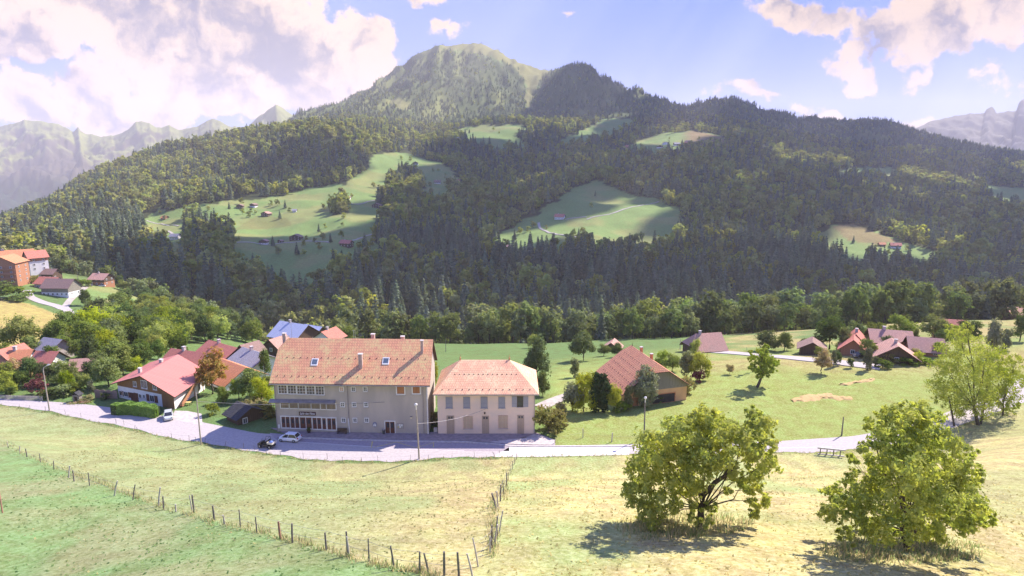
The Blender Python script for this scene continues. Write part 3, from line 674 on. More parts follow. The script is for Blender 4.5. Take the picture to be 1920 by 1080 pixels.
def drape(name, pts, w, m, lift=.25, Yr=None, n=40):
    """narrow road laid over the terrain through ground points"""
    P = [hit(*p) for p in pts]; P = [np.array(p) for p in P]; Q = []
    for i in range(len(P)-1):
        k = max(2, int(np.linalg.norm(P[i+1][:2]-P[i][:2])/3.0)); 
        for j in range(k): Q.append(P[i]*(1-j/k)+P[i+1]*j/k)
    Q.append(P[-1]); Q = np.array(Q)[:, :2]
    for _ in range(3): Q[1:-1] = (Q[:-2]+Q[1:-1]*2+Q[2:])/4
    d = np.gradient(Q, axis=0); d /= np.linalg.norm(d, axis=1)[:, None]+1e-9; nrm = np.stack([-d[:, 1], d[:, 0]], 1)
    V = []; 
    for s in (-.5, 0, .5):
        R = Q+nrm*w*s; z = np.maximum(H(R[:, 0], R[:, 1]), H(Q[:, 0], Q[:, 1])-.1)+lift; V.append(np.column_stack([R, z]))
    n_ = len(Q); V = np.concatenate(V); V = np.concatenate([V, V[:n_]-[0, 0, lift+.4], V[2*n_:]-[0, 0, lift+.4]])
    F = []
    for i in range(n_-1):
        F += [(i, i+1, n_+i+1, n_+i), (n_+i, n_+i+1, 2*n_+i+1, 2*n_+i), (3*n_+i, 3*n_+i+1, i+1, i), (2*n_+i, 2*n_+i+1, 4*n_+i+1, 4*n_+i)]
    return tag(link(name, npmesh(name, V, np.array(F), (m,))), kind='structure')
drape('road', [(1320,659),(1400,664),(1480,672),(1560,679),(1600,684),(1650,690)], 5, M_ASPH, .2)
drape('path', [(1012,764),(1040,752),(1062,742),(1085,735)], 3, M_TRACK, .12)
drape('path', [(118,575),(128,583),(135,597),(138,612)], 4.2, M_ASPH, .2)
drape('path', [(50,545),(55,558),(80,568),(108,574),(124,582)], 4.6, M_ASPH, .2)
drape('path', [(121,577),(132,562),(150,547),(163,537)], 3.2, M_TRACK, .2)
drape('path', [(84,481),(88,492),(92,500)], 8, M_ASPH, .3)
drape('path', [(1100,412),(1150,400),(1200,386),(1235,378)], 3.2, M_TRACK, .5)
drape('path', [(1060,412),(1100,407)], 3.2, M_TRACK, .5)
drape('path', [(1010,418),(1012,428),(1030,437),(1065,443),(1100,450)], 4, M_TRACK, .6)
drape('path', [(275,414),(300,420),(335,424)], 3, M_TRACK, .5)
drape('path', [(315,433),(325,440),(340,446)], 3.5, M_TRACK, .5)
drape('path', [(440,455),(480,456),(520,457),(580,452),(620,455)], 3, M_TRACK, .5)
drape('path', [(660,452),(685,443),(712,433)], 2.5, M_TRACK, .5)
drape('path', [(640,385),(680,382),(715,372)], 2.5, M_TRACK, .5)
drape('path', [(735,381),(752,386)], 3, M_TRACK, .5)
# mown swathes of hay lying on the right meadow
M_HAY = mat('hay', (.50, .34, .16), (.38, .28, .13), 3, .95, .4)
def hay(px0, py0, px1, py1, w, seed):
    rng = np.random.default_rng(seed); a = hit(px0, py0); b = hit(px1, py1); n = 26; V = []; 
    for i in range(n):
        f = i/(n-1); c = a.lerp(b, f); ww = w*(.35+.65*math.sin(PI*min(1, max(0, f))))*(.8+.4*rng.random())
        for j in range(7):
            s = j/6-.5; y = c.y+s*ww+fbm(f*9, j*.4, 2, seed)*.8; z = hz(c.x, y)+max(0, .28*(1-abs(s*2)**2)*(.5+rng.random()))-.02; V.append((c.x+.3*s*rng.normal(), y, z))
    F = [(i*7+j, (i+1)*7+j, (i+1)*7+j+1, i*7+j+1) for i in range(n-1) for j in range(6)]
    return tag(link('mown_grass', npmesh('mown_grass', V, np.array(F), (M_HAY,), smooth=True)), 'orange-brown swathes of cut grass drying on the right meadow', 'hay', kind='stuff')
hay(1484, 751, 1560, 741, 4.2, 1); hay(1530, 743, 1598, 747, 3.6, 2); hay(1575, 722, 1640, 712, 1.6, 3)

# ------------------------------------------------------------------ building kit
class MB:
    """collects shapes in local (u, v, z) and links them as one mesh"""
    def __init__(s): s.V = []; s.F = []; s.M = []
    def poly(s, pts, m=0): k = len(s.V); s.V += [tuple(p) for p in pts]; s.F.append(tuple(range(k, k+len(pts)))); s.M.append(m)
    def box(s, a, b, m=0):
        (x0, y0, z0), (x1, y1, z1) = a, b; x0, x1 = min(x0, x1), max(x0, x1); y0, y1 = min(y0, y1), max(y0, y1); z0, z1 = min(z0, z1), max(z0, z1)
        k = len(s.V); s.V += [(x, y, z) for x in (x0, x1) for y in (y0, y1) for z in (z0, z1)]
        for f in ((0,1,3,2), (4,6,7,5), (0,4,5,1), (2,3,7,6), (0,2,6,4), (1,5,7,3)): s.F.append(tuple(k+q for q in f)); s.M.append(m)
        return s
    def hull(s, top, t, m=0, m2=None):
        """list of polygons extruded straight down by t"""
        key = {}; cnt = {}
        for P in top:
            s.poly(P, m); s.poly([(p[0], p[1], p[2]-t) for p in reversed(P)], m if m2 is None else m2)
            for i in range(len(P)):
                a, b = tuple(round(q, 4) for q in P[i]), tuple(round(q, 4) for q in P[(i+1) % len(P)])
                cnt[(a, b)] = cnt.get((a, b), 0)+1
        for (a, b) in cnt:
            if (b, a) not in cnt: s.poly([b, a, (a[0], a[1], a[2]-t), (b[0], b[1], b[2]-t)], m if m2 is None else m2)
        return s
    def tube(s, P, R, k=6, m=0):
        V, F = tube(P, R, k); o = len(s.V); s.V += [tuple(v) for v in V]; s.F += [tuple(int(q)+o for q in f) for f in F]; s.M += [m]*len(F)
        o2 = len(s.V)-k; s.F.append(tuple(range(o2, o2+k))); s.M.append(m); s.F.append(tuple(reversed(range(o, o+k)))); s.M.append(m); return s
    def lathe(s, c, prof, k=10, m=0):
        o = len(s.V)
        for r, z in prof:
            for q in range(k): an = 2*PI*q/k; s.V.append((c[0]+r*math.cos(an), c[1]+r*math.sin(an), c[2]+z))
        for i in range(len(prof)-1):
            for q in range(k): s.F.append((o+i*k+q, o+i*k+(q+1) % k, o+(i+1)*k+(q+1) % k, o+(i+1)*k+q)); s.M.append(m)
        return s
    def build(s, name, mats, parent=None, fr=None, uv=True, smooth=False):
        V = s.V if fr is None else [fr.loc(*p) for p in s.V]
        me = bpy.data.meshes.new(name); me.from_pydata([tuple(v) for v in V], [], s.F)
        for m in (mats if isinstance(mats, (list, tuple)) else [mats]): me.materials.append(m)
        for p, m in zip(me.polygons, s.M): p.material_index = m; p.use_smooth = smooth
        me.update()
        if fr is None or True:
            bm = bmesh.new(); bm.from_mesh(me); bmesh.ops.recalc_face_normals(bm, faces=bm.faces); bm.to_mesh(me); bm.free()
        if uv:
            ul = me.uv_layers.new(name='UVMap').data
            for p in me.polygons:
                n = p.normal; u = Vector((0, 0, 1)).cross(n)
                if u.length < .05: u = Vector((1, 0, 0))
                u.normalize(); w = n.cross(u)
                for li in p.loop_indices: c = me.vertices[me.loops[li].vertex_index].co; ul[li].uv = (c.dot(u), c.dot(w))
        return link(name, me, parent)
class Frame:
    """local axes of a building: u to the right along the front, v backwards"""
    def __init__(s, O, U, V): s.O = Vector((O[0], O[1], O[2])); s.U = Vector((U[0], U[1], 0)).normalized(); s.V = Vector((V[0], V[1], 0)).normalized()
    def loc(s, u, v, z): return (s.U.x*u+s.V.x*v, s.U.y*u+s.V.y*v, z)
    def ray(s, px, py, Pl, N):
        """point (u,v,z) where the sight line meets the plane through Pl with normal N (both local)"""
        v = (py-540)/FPX; d = Vector(((px-960)/FPX, CP-v*SP, -(SP+v*CP))); M = Matrix(((s.U.x, s.V.x, 0), (s.U.y, s.V.y, 0), (0, 0, 1))).inverted()
        o = M @ (Vector((0, 0, ZC))-s.O); dl = M @ d; t = (Vector(Pl)-o).dot(Vector(N))/dl.dot(Vector(N)); return o+dl*t
    def face(s, px, py, v0=0): return s.ray(px, py, (0, v0, 0), (0, 1, 0))
def rtop(w, d, he, rise, oe, og, hF=0, hB=0, iF=0, iB=0, ax='v'):
    """roof surface polygons; p across, q along the ridge"""
    s = rise/(w/2); ze = he-s*oe; zr = he+rise; a, b = -oe, w+oe; c = w/2; q0, q1 = -og, d+og
    def half(h, i, q, sg):
        if h <= 0: return [(c, q, zr)], None
        if h >= zr-ze-.01: return None, (c, q+sg*i, zr)
        k = h/s; return [(c-k, q, zr-h), (c+k, q, zr-h)], (c, q+sg*i, zr)
    F_, fa = half(hF, iF, q0, 1); B_, ba = half(hB, iB, q1, -1)
    def side(x, idx):
        P = [(x, q0, ze)]; P2 = []
        if F_ is None: P2.append(fa)
        elif fa is None: P2.append(F_[0])
        else: P2 += [F_[idx], fa]
        Q = []
        if B_ is None: Q.append(ba)
        elif ba is None: Q.append(B_[0])
        else: Q += [ba, B_[idx]]
        return P+P2+Q+[(x, q1, ze)]
    R = [side(a, 0), list(reversed(side(b, 1)))]
    if fa: R.append([(a, q0, ze), (b, q0, ze), fa] if F_ is None else [F_[0], F_[1], fa])
    if ba: R.append([(b, q1, ze), (a, q1, ze), ba] if B_ is None else [B_[1], B_[0], ba])
    if ax == 'u': R = [[(q, p, z) for p, q, z in reversed(P)] for P in R]
    return R
def bldg(name, fr, w, d, he, rise, wallm, roofm, label, cat='house', ax='v', oe=.7, og=.7, hip=(0, 0, 0, 0), t=.16, low=None, upm=None, upz=None, gutter=None, base=2.0, group=None, fascia=None, off=(0, 0)):
    """walls and roof of a building; front-left corner at the frame origin. returns the root"""
    root = empty(name, fr.O, label, cat, group)
    m = MB(); mats = [wallm]
    if upm: mats.append(upm)
    zs = he if upz is None else upz
    W_, D_ = (w, d) if ax == 'v' else (d, w)
    m.box((0, 0, -base), (w, d, zs), 0)
    if upz is not None: m.box((-.02, -.02, zs), (w+.02, d+.02, he), 1)
    # gables
    g = 1 if upm else 0
    hF, hB, iF, iB = hip; s = rise/(W_/2)
    for q, h in ((0, hF), (D_, hB)):
        if h >= rise: continue
        k = h/s; q2 = q-.25 if q > 0 else q+.25; zt = he+rise-h-.02
        P = [(0, he), (W_, he), (W_/2+k, zt), (W_/2-k, zt)] if h > 0 else [(0, he), (W_, he), (W_/2, zt)]
        e = .02 if upm else 0; qa = q-e if q == 0 else q+e
        for qq in (qa, q2): m.poly([(p, qq, z) if ax == 'v' else (qq, p, z) for p, z in P], g)
    m.build('wall', mats, root, fr)
    R = rtop(W_, D_, he, rise, oe, og, hF, hB, iF, iB, ax); R = [[(a, b, c+t+.02) for a, b, c in P] for P in R]
    r = MB().hull(R, t, 0, 1).build('roof', [roofm, fascia or MATS['dark_wood']], root, fr)
    root['_d'] = 0; del root['_d']
    root_fr[root.name] = (fr, w, d, he, rise, ax, r); return root
root_fr = {}
M_WHITE = mat('white_paint', (.80, .78, .76), (.70, .67, .66), 1.2, .6)
M_DWOOD = mat('dark_wood', (.10, .062, .045), (.055, .036, .028), 2, .8)
M_GLASS = mat('window_glass', (.035, .04, .05), (.06, .065, .075), .8, .08, spec=.6)
M_WOODP = planks('wood_planks', (.33, .18, .085), (.22, .115, .055))
M_WOODG = planks('grey_planks', (.30, .27, .23), (.20, .18, .155), .22)
M_WOODD = planks('dark_planks', (.15, .095, .065), (.085, .055, .04), .2)
M_WOODO = planks('orange_planks', (.46, .22, .13), (.36, .17, .10), .2)
M_RED = tiles('red_tiles', (.60, .22, .165), (.52, .18, .14), (.36, .22, .15), .30, .38, .3)
M_REDM = planks('red_metal_roof', (.56, .21, .185), (.50, .18, .16), .62, .55)
M_ORT = tiles('orange_tiles', (.70, .29, .15), (.60, .23, .12), (.42, .28, .15), .3, .36, .3)
M_BRT = tiles('brown_tiles', (.34, .22, .19), (.27, .17, .15), (.24, .19, .15), .3, .38, .3)
M_PBT = tiles('pink_brown_tiles', (.58, .33, .27), (.49, .27, .225), (.30, .24, .2), .3, .38, .4)
M_GRT = tiles('grey_slates', (.38, .37, .42), (.31, .30, .35), (.26, .25, .22), .3, .3, .3)
M_BLM = planks('blue_grey_metal', (.50, .53, .66), (.44, .47, .60), .6, .4)
M_DKT = tiles('black_tiles', (.06, .06, .07), (.04, .04, .05), (.09, .09, .08), .35, .4, .4)
def win(root, face, a, b, frame=.12, mull=(1, 1), pane=None, fm=None, sill=True, shutter=None, sm=None, name='window', off=.0, thick=.08):
    """window on face F/R/L: a=(h0,z0) b=(h1,z1)"""
    fr, w, d, he, rise, ax, _ = root_fr[root.name]
    h0_, z0 = min(a[0], b[0]), min(a[1], b[1]); h1_, z1 = max(a[0], b[0]), max(a[1], b[1]); off = off + .025
    def bx(M, p0, p1, q0, q1, e0, e1):
        if face == 'F': M.box((p0, -e0, q0), (p1, -e1, q1))
        elif face == 'R': M.box((w+e0, p0, q0), (w+e1, p1, q1))
        else: M.box((-e0, p0, q0), (-e1, p1, q1))
    f = frame; M = MB(); T_ = thick+off
    bx(M, h0_, h1_, z1-f, z1, 0, T_); bx(M, h0_, h1_, z0, z0+f, 0, T_); bx(M, h0_, h0_+f, z0+f, z1-f, 0, T_); bx(M, h1_-f, h1_, z0+f, z1-f, 0, T_)
    for i in range(1, mull[0]): x = h0_+(h1_-h0_)*i/mull[0]; bx(M, x-f*.25, x+f*.25, z0+f, z1-f, 0, T_-.02)
    for i in range(1, mull[1]): z = z0+(z1-z0)*i/mull[1]; bx(M, h0_+f, h1_-f, z-f*.2, z+f*.2, 0, T_-.025)
    o = M.build(name, fm or M_WHITE, root, fr)
    M = MB(); bx(M, h0_+f*.5, h1_-f*.5, z0+f*.5, z1-f*.5, 0, off+.02); M.build('pane', pane or M_GLASS, o, fr)
    if sill and name == 'window': M = MB(); bx(M, h0_-.08, h1_+.08, z0-.1, z0-.002, 0, T_+.1); M.build('sill', M_KERB, o, fr)
    if shutter:
        for sx in ((h0_-shutter, h0_-.02), (h1_+.02, h1_+shutter)):
            M = MB(); bx(M, sx[0], sx[1], z0, z1, 0, T_-.01); M.build('shutter', sm or M_DWOOD, o, fr)
    return o
def winpx(root, px0, py0, px1, py1, **k):
    fr = root_fr[root.name][0]; a = fr.face(px0, py1); b = fr.face(px1, py0); return win(root, 'F', (a.x, a.z), (b.x, b.z), **k)
def part(root, name, m, mats, **k):
    return m.build(name, mats, root, root_fr[root.name][0], **k)
def chim(root, c, w, d, z0, z1, m=None, cap=True):
    b = MB().box((c[0]-w/2, c[1]-d/2, z0), (c[0]+w/2, c[1]+d/2, z1)); o = part(root, 'chimney', b, m or M_CONC)
    if cap: part(o, 'cap', MB().box((c[0]-w/2-.08, c[1]-d/2-.08, z1), (c[0]+w/2+.08, c[1]+d/2+.08, z1+.1)), M_KERB) if False else MB().box((c[0]-w/2-.08, c[1]-d/2-.08, z1), (c[0]+w/2+.08, c[1]+d/2+.08, z1+.12)).build('chimney_cap', M_KERB, o, root_fr[root.name][0])
    return o
# ------------------------------------------------------------------ the big grey village hall
OL = W_pz(519.5, 808, .13); OR = W_pz(804, 813, .13); HF = Frame((OL[0], OL[1], 0.1), (OR[0]-OL[0], OR[1]-OL[1]), (-.035, 1))
HWd = math.hypot(OR[0]-OL[0], OR[1]-OL[1]); HD = 14.5
he = HF.face(512, 711).z; print('hall', HWd, he)
M_HALL = mat('grey_render', (.50, .435, .385), (.41, .36, .325), .35, .9, .05, stretch=(1, 1, .35), det=9)
M_HTILE = tiles('hall_tiles', (.78, .40, .22), (.68, .30, .19), (.68, .60, .26), .33, .62, .65, gapd=.45)
ridge_pt = HF.ray(700, 637, (0, HD/2, 0), (0, 1, 0)); rise = max(4.5, min(7.0, ridge_pt.z-he)); print('rise', rise, ridge_pt)
hall = bldg('village_hall', HF, HWd, HD, he, rise, M_HALL, M_HTILE, 'long grey rendered three-storey hall with orange tiled roof beside the road', 'building', ax='u', oe=.9, og=.55, hip=(1.6, 0, 1.5, 0), t=.2)
sl_ = rise/(HD/2)
for (a, b, c, d) in ((522, 721.5, 538.3, 738), (539.6, 721.8, 555.6, 738.6), (557, 722.5, 573, 739.2), (574.4, 723, 590.4, 739.8), (591.8, 723.5, 608, 740.5)):
    winpx(hall, a, b, c, d, frame=.13, mull=(3, 3), pane=mat('curtained_glass', (.17, .11, .09), (.07, .075, .085), 1.6, .25))
M_ORB = mat('orange_blind', (.62, .34, .2), (.5, .27, .16), 2, .6)
for r_, y0, y1, xs in ((0, 724.7, 734, (636.4, 658.4, 680.6)), (1, 754.2, 762.8, (638.2, 660, 682.2)), (2, 783.2, 791.8, (640, 661.6, 683.6))):
    for i, x in enumerate(xs): winpx(hall, x, y0, x+8.3, y1, frame=.15, mull=(2, 2), pane=M_ORB if (r_ == 0 and i == 0) else None)
M_BOARD = planks('board_blind', (.50, .24, .11), (.33, .15, .08), .25)
for a, b, c, d in ((742.8, 722.8, 759.8, 740), (772.2, 721, 788.9, 739)):
    winpx(hall, a, b, c, d, frame=.2, mull=(1, 1), pane=M_BOARD)
xs = (525.5, 542, 559, 583, 600.5, 611.5, 629.6)
M_CURT = planks('curtain_cloth', (.34, .27, .19), (.16, .125, .09), .32, .7)
for i in range(6):
    t0 = (xs[i]-525)/105; winpx(hall, xs[i], 753.3+3*t0, xs[i+1]+1.1, 766+3.2*t0, frame=.17, mull=(1, 1), pane=M_CURT, sill=False)
M_DOORG = planks('brown_door_wood', (.17, .07, .05), (.11, .045, .035), .3, .5)
for i, (a, b) in enumerate(((527.4, 544.3), (544.3, 562.1), (562.1, 585.6), (585.6, 603.6), (603.6, 612.6), (613, 631))):
    t0 = (a-527)/104; o = winpx(hall, a, 779.5+3.4*t0, b, 803+4.6*t0, frame=.2, mull=(2 if i != 4 else 1, 1), pane=M_DOORG, fm=M_WHITE, name='door')
    p = HF.face(a, 780+3.4*t0); q = HF.face(b, 803+4.6*t0)
    n_ = 2 if i != 4 else 1; g = MB()
    for c_ in range(n_):
        cx = p.x+(q.x-p.x)*(c_+.5)/n_; ww = abs(q.x-p.x)/n_*.22
        zc = q.z+(p.z-q.z)*.62; MB().box((cx-ww, -.06, zc-.42), (cx+ww, -.03, zc+.42)).build('pane', M_GLASS, o, HF)
    
o = winpx(hall, 721.7, 789, 741.3, 814, frame=.16, mull=(2, 1), pane=M_DOORG, name='door')
p = HF.face(721.7, 789); q = HF.face(741.3, 814)
g = MB()
for c_ in (.28, .72):
    MB().box((p.x+(q.x-p.x)*(c_-.12), -.07, q.z+(p.z-q.z)*.5), (p.x+(q.x-p.x)*(c_+.12), -.03, q.z+(p.z-q.z)*.84)).build('pane', M_GLASS, o, HF)
# lean-to canopy over the first floor band
a = HF.face(508, 746.5); b = HF.face(630, 750.8); M_CAN = mat('canopy_metal', (.32, .28, .27), (.24, .21, .205), 1.2, .6)
cn = MB(); z1 = (a.z+b.z)/2; cn.hull([[(-.9, -.95, z1-.38), (b.x, -.95, z1-.38), (b.x, -.001, z1), (-.9, -.001, z1)]], .07); cn.box((-.9, -.93, z1-.5), (b.x, -.88, z1-.4))
part(hall, 'canopy', cn, M_CAN)
# pipes and gutter
M_PIPE = mat('pipe_metal', (.34, .30, .29), (.27, .24, .23), 2, .6)
gt = MB(); gt.tube([(-.5, -.98, he-sl_*.9+.04), (HWd+.5, -.98, he-sl_*.9+.04)], [.09, .09]); part(hall, 'gutter', gt, M_PIPE)
for x, mm_, z_ in ((.12, M_PIPE, he-.5), (HF.face(653, 760).x, M_PIPE, he-.5), (HWd-.9, M_PIPE, he-.5)):
    part(hall, 'downpipe', MB().tube([(x, -.12, .0), (x, -.12, z_), (x, -.85, he-sl_*.9)], [.07, .07, .07]), mm_)
part(hall, 'downpipe', MB().tube([(HF.face(655.6, 800).x, -.16, .05), (HF.face(653.5, 785).x, -.16, HF.face(653.5, 784).z)], [.1, .1]), M_WHITE)
part(hall, 'downpipe', MB().tube([(HWd-.12, -.14, .05), (HWd-.12, -.14, he-.4)], [.12, .12]), M_WHITE)
# rain-washed pale panel under the eave
# roof fittings
def onroof(px, py): return HF.ray(px, py, (0, 0, he+.22), (0, -sl_, 1))
for (px, z_, w_) in ((676.5, None, .72), (791.5, None, .5)):
    b_ = onroof(px, 686 if px < 700 else 659.5); chim(hall, (b_.x, b_.y), w_, w_*1.1, b_.z-1, b_.z+(2.3 if px < 700 else 2.2), mat('chimney_render', (.50, .36, .33), (.40, .29, .27), 2))
zr = he+rise
chim(hall, (HF.ray(533, 640, (0, HD/2, 0), (0, 1, 0)).x, HD/2+.2), .6, .6, zr-2, zr+1.0, MATS['chimney_render'])
for px, h_ in ((699.6, 1.3), (755, .9)):
    x = HF.ray(px, 636, (0, HD/2+1.5, 0), (0, 1, 0)).x; chim(hall, (x, HD/2+1.5), .7, .7, zr-2, zr+h_-.6, MATS['chimney_render'])
for px, py in ((590, 679.5), (723.5, 677.5)):
    c = onroof(px, py); k = MB(); hw, hh = .65, .62
    def rp(u, dv, e): return (c.x+u, c.y+dv, c.z+dv*sl_+e)
    k.poly([rp(-hw, -hh, .12), rp(hw, -hh, .12), rp(hw, hh, .12), rp(-hw, hh, .12)])
    for a_, b_ in (((-hw, -hh), (hw, -hh)), ((hw, -hh), (hw, hh)), ((hw, hh), (-hw, hh)), ((-hw, hh), (-hw, -hh))):
        k.poly([rp(*a_, -.05), rp(*b_, -.05), rp(*b_, .12), rp(*a_, .12)])
    o = part(hall, 'skylight', k, M_WHITE); k = MB(); k.poly([rp(-hw*.75, -hh*.7, .14), rp(hw*.75, -hh*.7, .14), rp(hw*.75, hh*.7, .14), rp(-hw*.75, hh*.7, .14)]); k.build('pane', mat('sky_glass', (.12, .15, .19), (.09, .12, .16), 1, .05, spec=.8), o, HF)
def guards(root, fr, planez, slope, rows, x0, x1, n, name='snow_guard'):
    g = MB()
    for v, (a, b) in rows:
        for i in range(n):
            x = a+(b-a)*(i+.5)/n; z = planez+v*slope; g.box((x-.08, v-.02, z-.02), (x+.08, v+.1, z+.13))
    part(root, name, g, M_DWOOD)
guards(hall, HF, he+.22, sl_, [(.35, (0, HWd)), (3.6, (1, HWd))], 0, HWd, 21)
# satellite dish and mast on the left chimney
d_ = MB().lathe((HF.ray(540, 636, (0, HD/2, 0), (0, 1, 0)).x, HD/2, zr+.4), [(.02, 0), (.3, .05), (.45, .14)], 10); part(hall, 'satellite_dish', d_, M_PIPE)
part(hall, 'antenna', MB().tube([(1.6, HD/2, zr-.5), (1.6, HD/2, zr+4)], [.03, .02], 4).tube([(1.2, HD/2, zr+3.2), (2.3, HD/2, zr+3.2)], [.02, .02], 4), M_PIPE)
# sign
M_SIGN = mat('sign_board', (.085, .04, .045), (.06, .03, .035), 3, .5); a = HF.face(561, 778.4); b = HF.face(592, 772.8)
sg = empty('sign', (0, 0, 0), 'dark board with pale slanted lettering above the ground-floor doors of the hall', 'sign'); sg.location = HF.O
MB().box((a.x, -.11, a.z), (b.x, -.005, b.z+.06)).build('board', M_SIGN, sg, HF)
def text(s, size, loc, fr, mat_, parent, shear=.0, width=None, ext=.012, name='lettering'):
    cu = bpy.data.curves.new(name, 'FONT'); cu.body = s; cu.size = size; cu.extrude = ext; cu.shear = shear; cu.align_x = 'CENTER'; cu.align_y = 'CENTER'
    tmp = bpy.data.objects.new('tmp', cu); COL.objects.link(tmp); bpy.context.view_layer.update(); dg = bpy.context.evaluated_depsgraph_get()
    me = bpy.data.meshes.new_from_object(tmp.evaluated_get(dg)); bpy.data.objects.remove(tmp)
    xs_ = [v.co.x for v in me.vertices]; k = (width/(max(xs_)-min(xs_))) if width else 1
    for v in me.vertices: v.co = Vector(fr.loc(loc[0]+v.co.x*k, loc[1]-v.co.z, loc[2]+v.co.y))
    me.materials.clear(); me.materials.append(mat_); return link(name, me, parent)
text('Salle des Fêtes', .62, ((a.x+b.x)/2, -.125, (a.z+b.z)/2+.03), HF, mat('sign_letters', (.85, .84, .9), (.78, .77, .85), 2, .5), sg, shear=.25, width=(b.x-a.x)*.9)
# notice board, emblem, lamp, letter box on the wall
def wallthing(name, label, cat, px0, py0, px1, py1, build):
    a = HF.face(px0, py1); b = HF.face(px1, py0); e = empty(name, HF.O, label, cat); build(e, a.x, a.z, b.x, b.z); return e
def nb(e, x0, z0, x1, z1):
    MB().box((x0, -.09, z0), (x1, -.002, z1)).build('case', M_PIPE, e, HF); MB().box((x0+.08, -.1, z0+.08), (x1-.08, -.092, z1-.08)).build('panel', mat('notice_paper', (.50, .47, .42), (.36, .34, .3), 3), e, HF)
    M = MB(); 
    for i, (fx_, fz_, c) in enumerate(((.1, .12, 0), (.36, .15, 1), (.62, .5, 1), (.3, .55, 1))): M.box((x0+(x1-x0)*fx_, -.108, z0+(z1-z0)*fz_), (x0+(x1-x0)*(fx_+.22), -.101, z0+(z1-z0)*(fz_+.34)), c)
    M.build('poster', [M_YEL, M_WHITE], e, HF)
wallthing('notice_board', 'glazed notice board with papers to the right of the hall side door', 'notice board', 744.7, 794, 756.7, 803, nb)
def emb(e, x0, z0, x1, z1):
    c = ((x0+x1)/2, -.1, (z0+z1)/2); r = (z1-z0)/2; k = MB(); n = 16
    P = [(c[0]+r*.78*math.cos(2*PI*i/n), c[2]+r*math.sin(2*PI*i/n)) for i in range(n)]
    k.poly([(p, -.1, q) for p, q in P]); 
    for i in range(n): (p, q), (p2, q2) = P[i], P[(i+1) % n]; k.poly([(p, -.1, q), (p2, -.1, q2), (p2, 0, q2), (p, 0, q)])
    k.build('plate', mat('emblem_grey', (.25, .25, .36), (.2, .2, .3), 3), e, HF)
    for s in (-1, 1): MB().box((c[0]+s*.04, -.12, c[2]-r*.62), (c[0]+s*r*.5, -.101, c[2]+r*.1)).box((c[0]+s*.04, -.12, c[2]+r*.1), (c[0]+s*r*.25, -.101, c[2]+r*.5)).build('figure', M_WHITE, e, HF)
wallthing('emblem', 'small rounded emblem plate with two white shapes on the hall wall', 'emblem', 699.4, 791, 706.3, 800.8, emb)
def lb(e, x0, z0, x1, z1): MB().box((x0, -.22, z0), (x1, -.002, z1)).build('case', M_CONC, e, HF); MB().box((x0+.06, -.235, z0+.1), (x1-.06, -.222, z1-.1)).build('door', M_WHITE, e, HF)
wallthing('meter_cabinet', 'pale meter cabinet at the left foot of the hall wall', 'cabinet', 521.9, 794, 526, 803, lb)
def wl_(e, x0, z0, x1, z1): MB().box((x0, -.3, z0), (x1, -.002, z1)).build('lamp_housing', mat('lamp_cream', (.8, .68, .45), (.7, .6, .4), 3), e, HF); MB().box((x0-.03, -.33, z1), (x1+.03, -.002, z1+.05)).build('hood', M_PIPE, e, HF)
wallthing('wall_lamp', 'small cream wall lamp high on the right half of the hall', 'lamp', 769.5, 781, 772.8, 783.6, wl_)
# bench, bin and planter in front of the hall
def bench():
    a = HF.face(631.5, 811, -.9); b = HF.face(650, 811, -.9); L = b.x-a.x; e = empty('bench', HF.loc(a.x, -.9, 0) , 'long brown wooden bench against the hall wall right of the doors', 'bench'); e.location = Vector(HF.loc(a.x, -.75, .05))+HF.O
    MB().box((0, -.25, .42), (L, .25, .5)).build('seat', M_WOODD, e, HF); MB().box((0, .22, .52), (L, .3, 1.0)).build('backrest', M_WOODD, e, HF)
    for u in (.12, L-.22): MB().box((u, -.2, 0), (u+.1, .28, .42)).build('leg', M_DWOOD, e, HF)
bench()
def bin_():
    a = HF.face(720.3, 813.5); e = empty('litter_bin', Vector(HF.loc(a.x, -.4, .05))+HF.O, 'dark grey litter bin just left of the hall side door', 'bin')
    MB().lathe((0, 0, 0), [(.0, 0), (.24, 0), (.28, .75), (.28, .78)], 12).build('body', mat('bin_grey', (.09, .09, .1), (.06, .06, .07), 3), e); MB().lathe((0, 0, .78), [(.3, 0), (.26, .1), (.0, .14)], 12).build('lid', M_PIPE, e)
bin_()
def planter(px, py, label):
    a = HF.face(px, py); e = empty('planter', Vector(HF.loc(a.x, -.5, .05))+HF.O, label, 'planter'); MB().lathe((0, 0, 0), [(0, 0), (.25, 0), (.36, .45), (.30, .45)], 10).build('pot', M_DWOOD, e)
    rg = np.random.default_rng(5); V, F = cards(rg.normal(size=(160, 3))*[.2, .2, .16]+[0, 0, .68], np.full(160, .1), None, rng=rg); link('foliage', npmesh('foliage', V, F, (M_LEAF_D,)), e)
planter(580.5, 806, 'dark pot with a bushy plant in front of the hall doors')
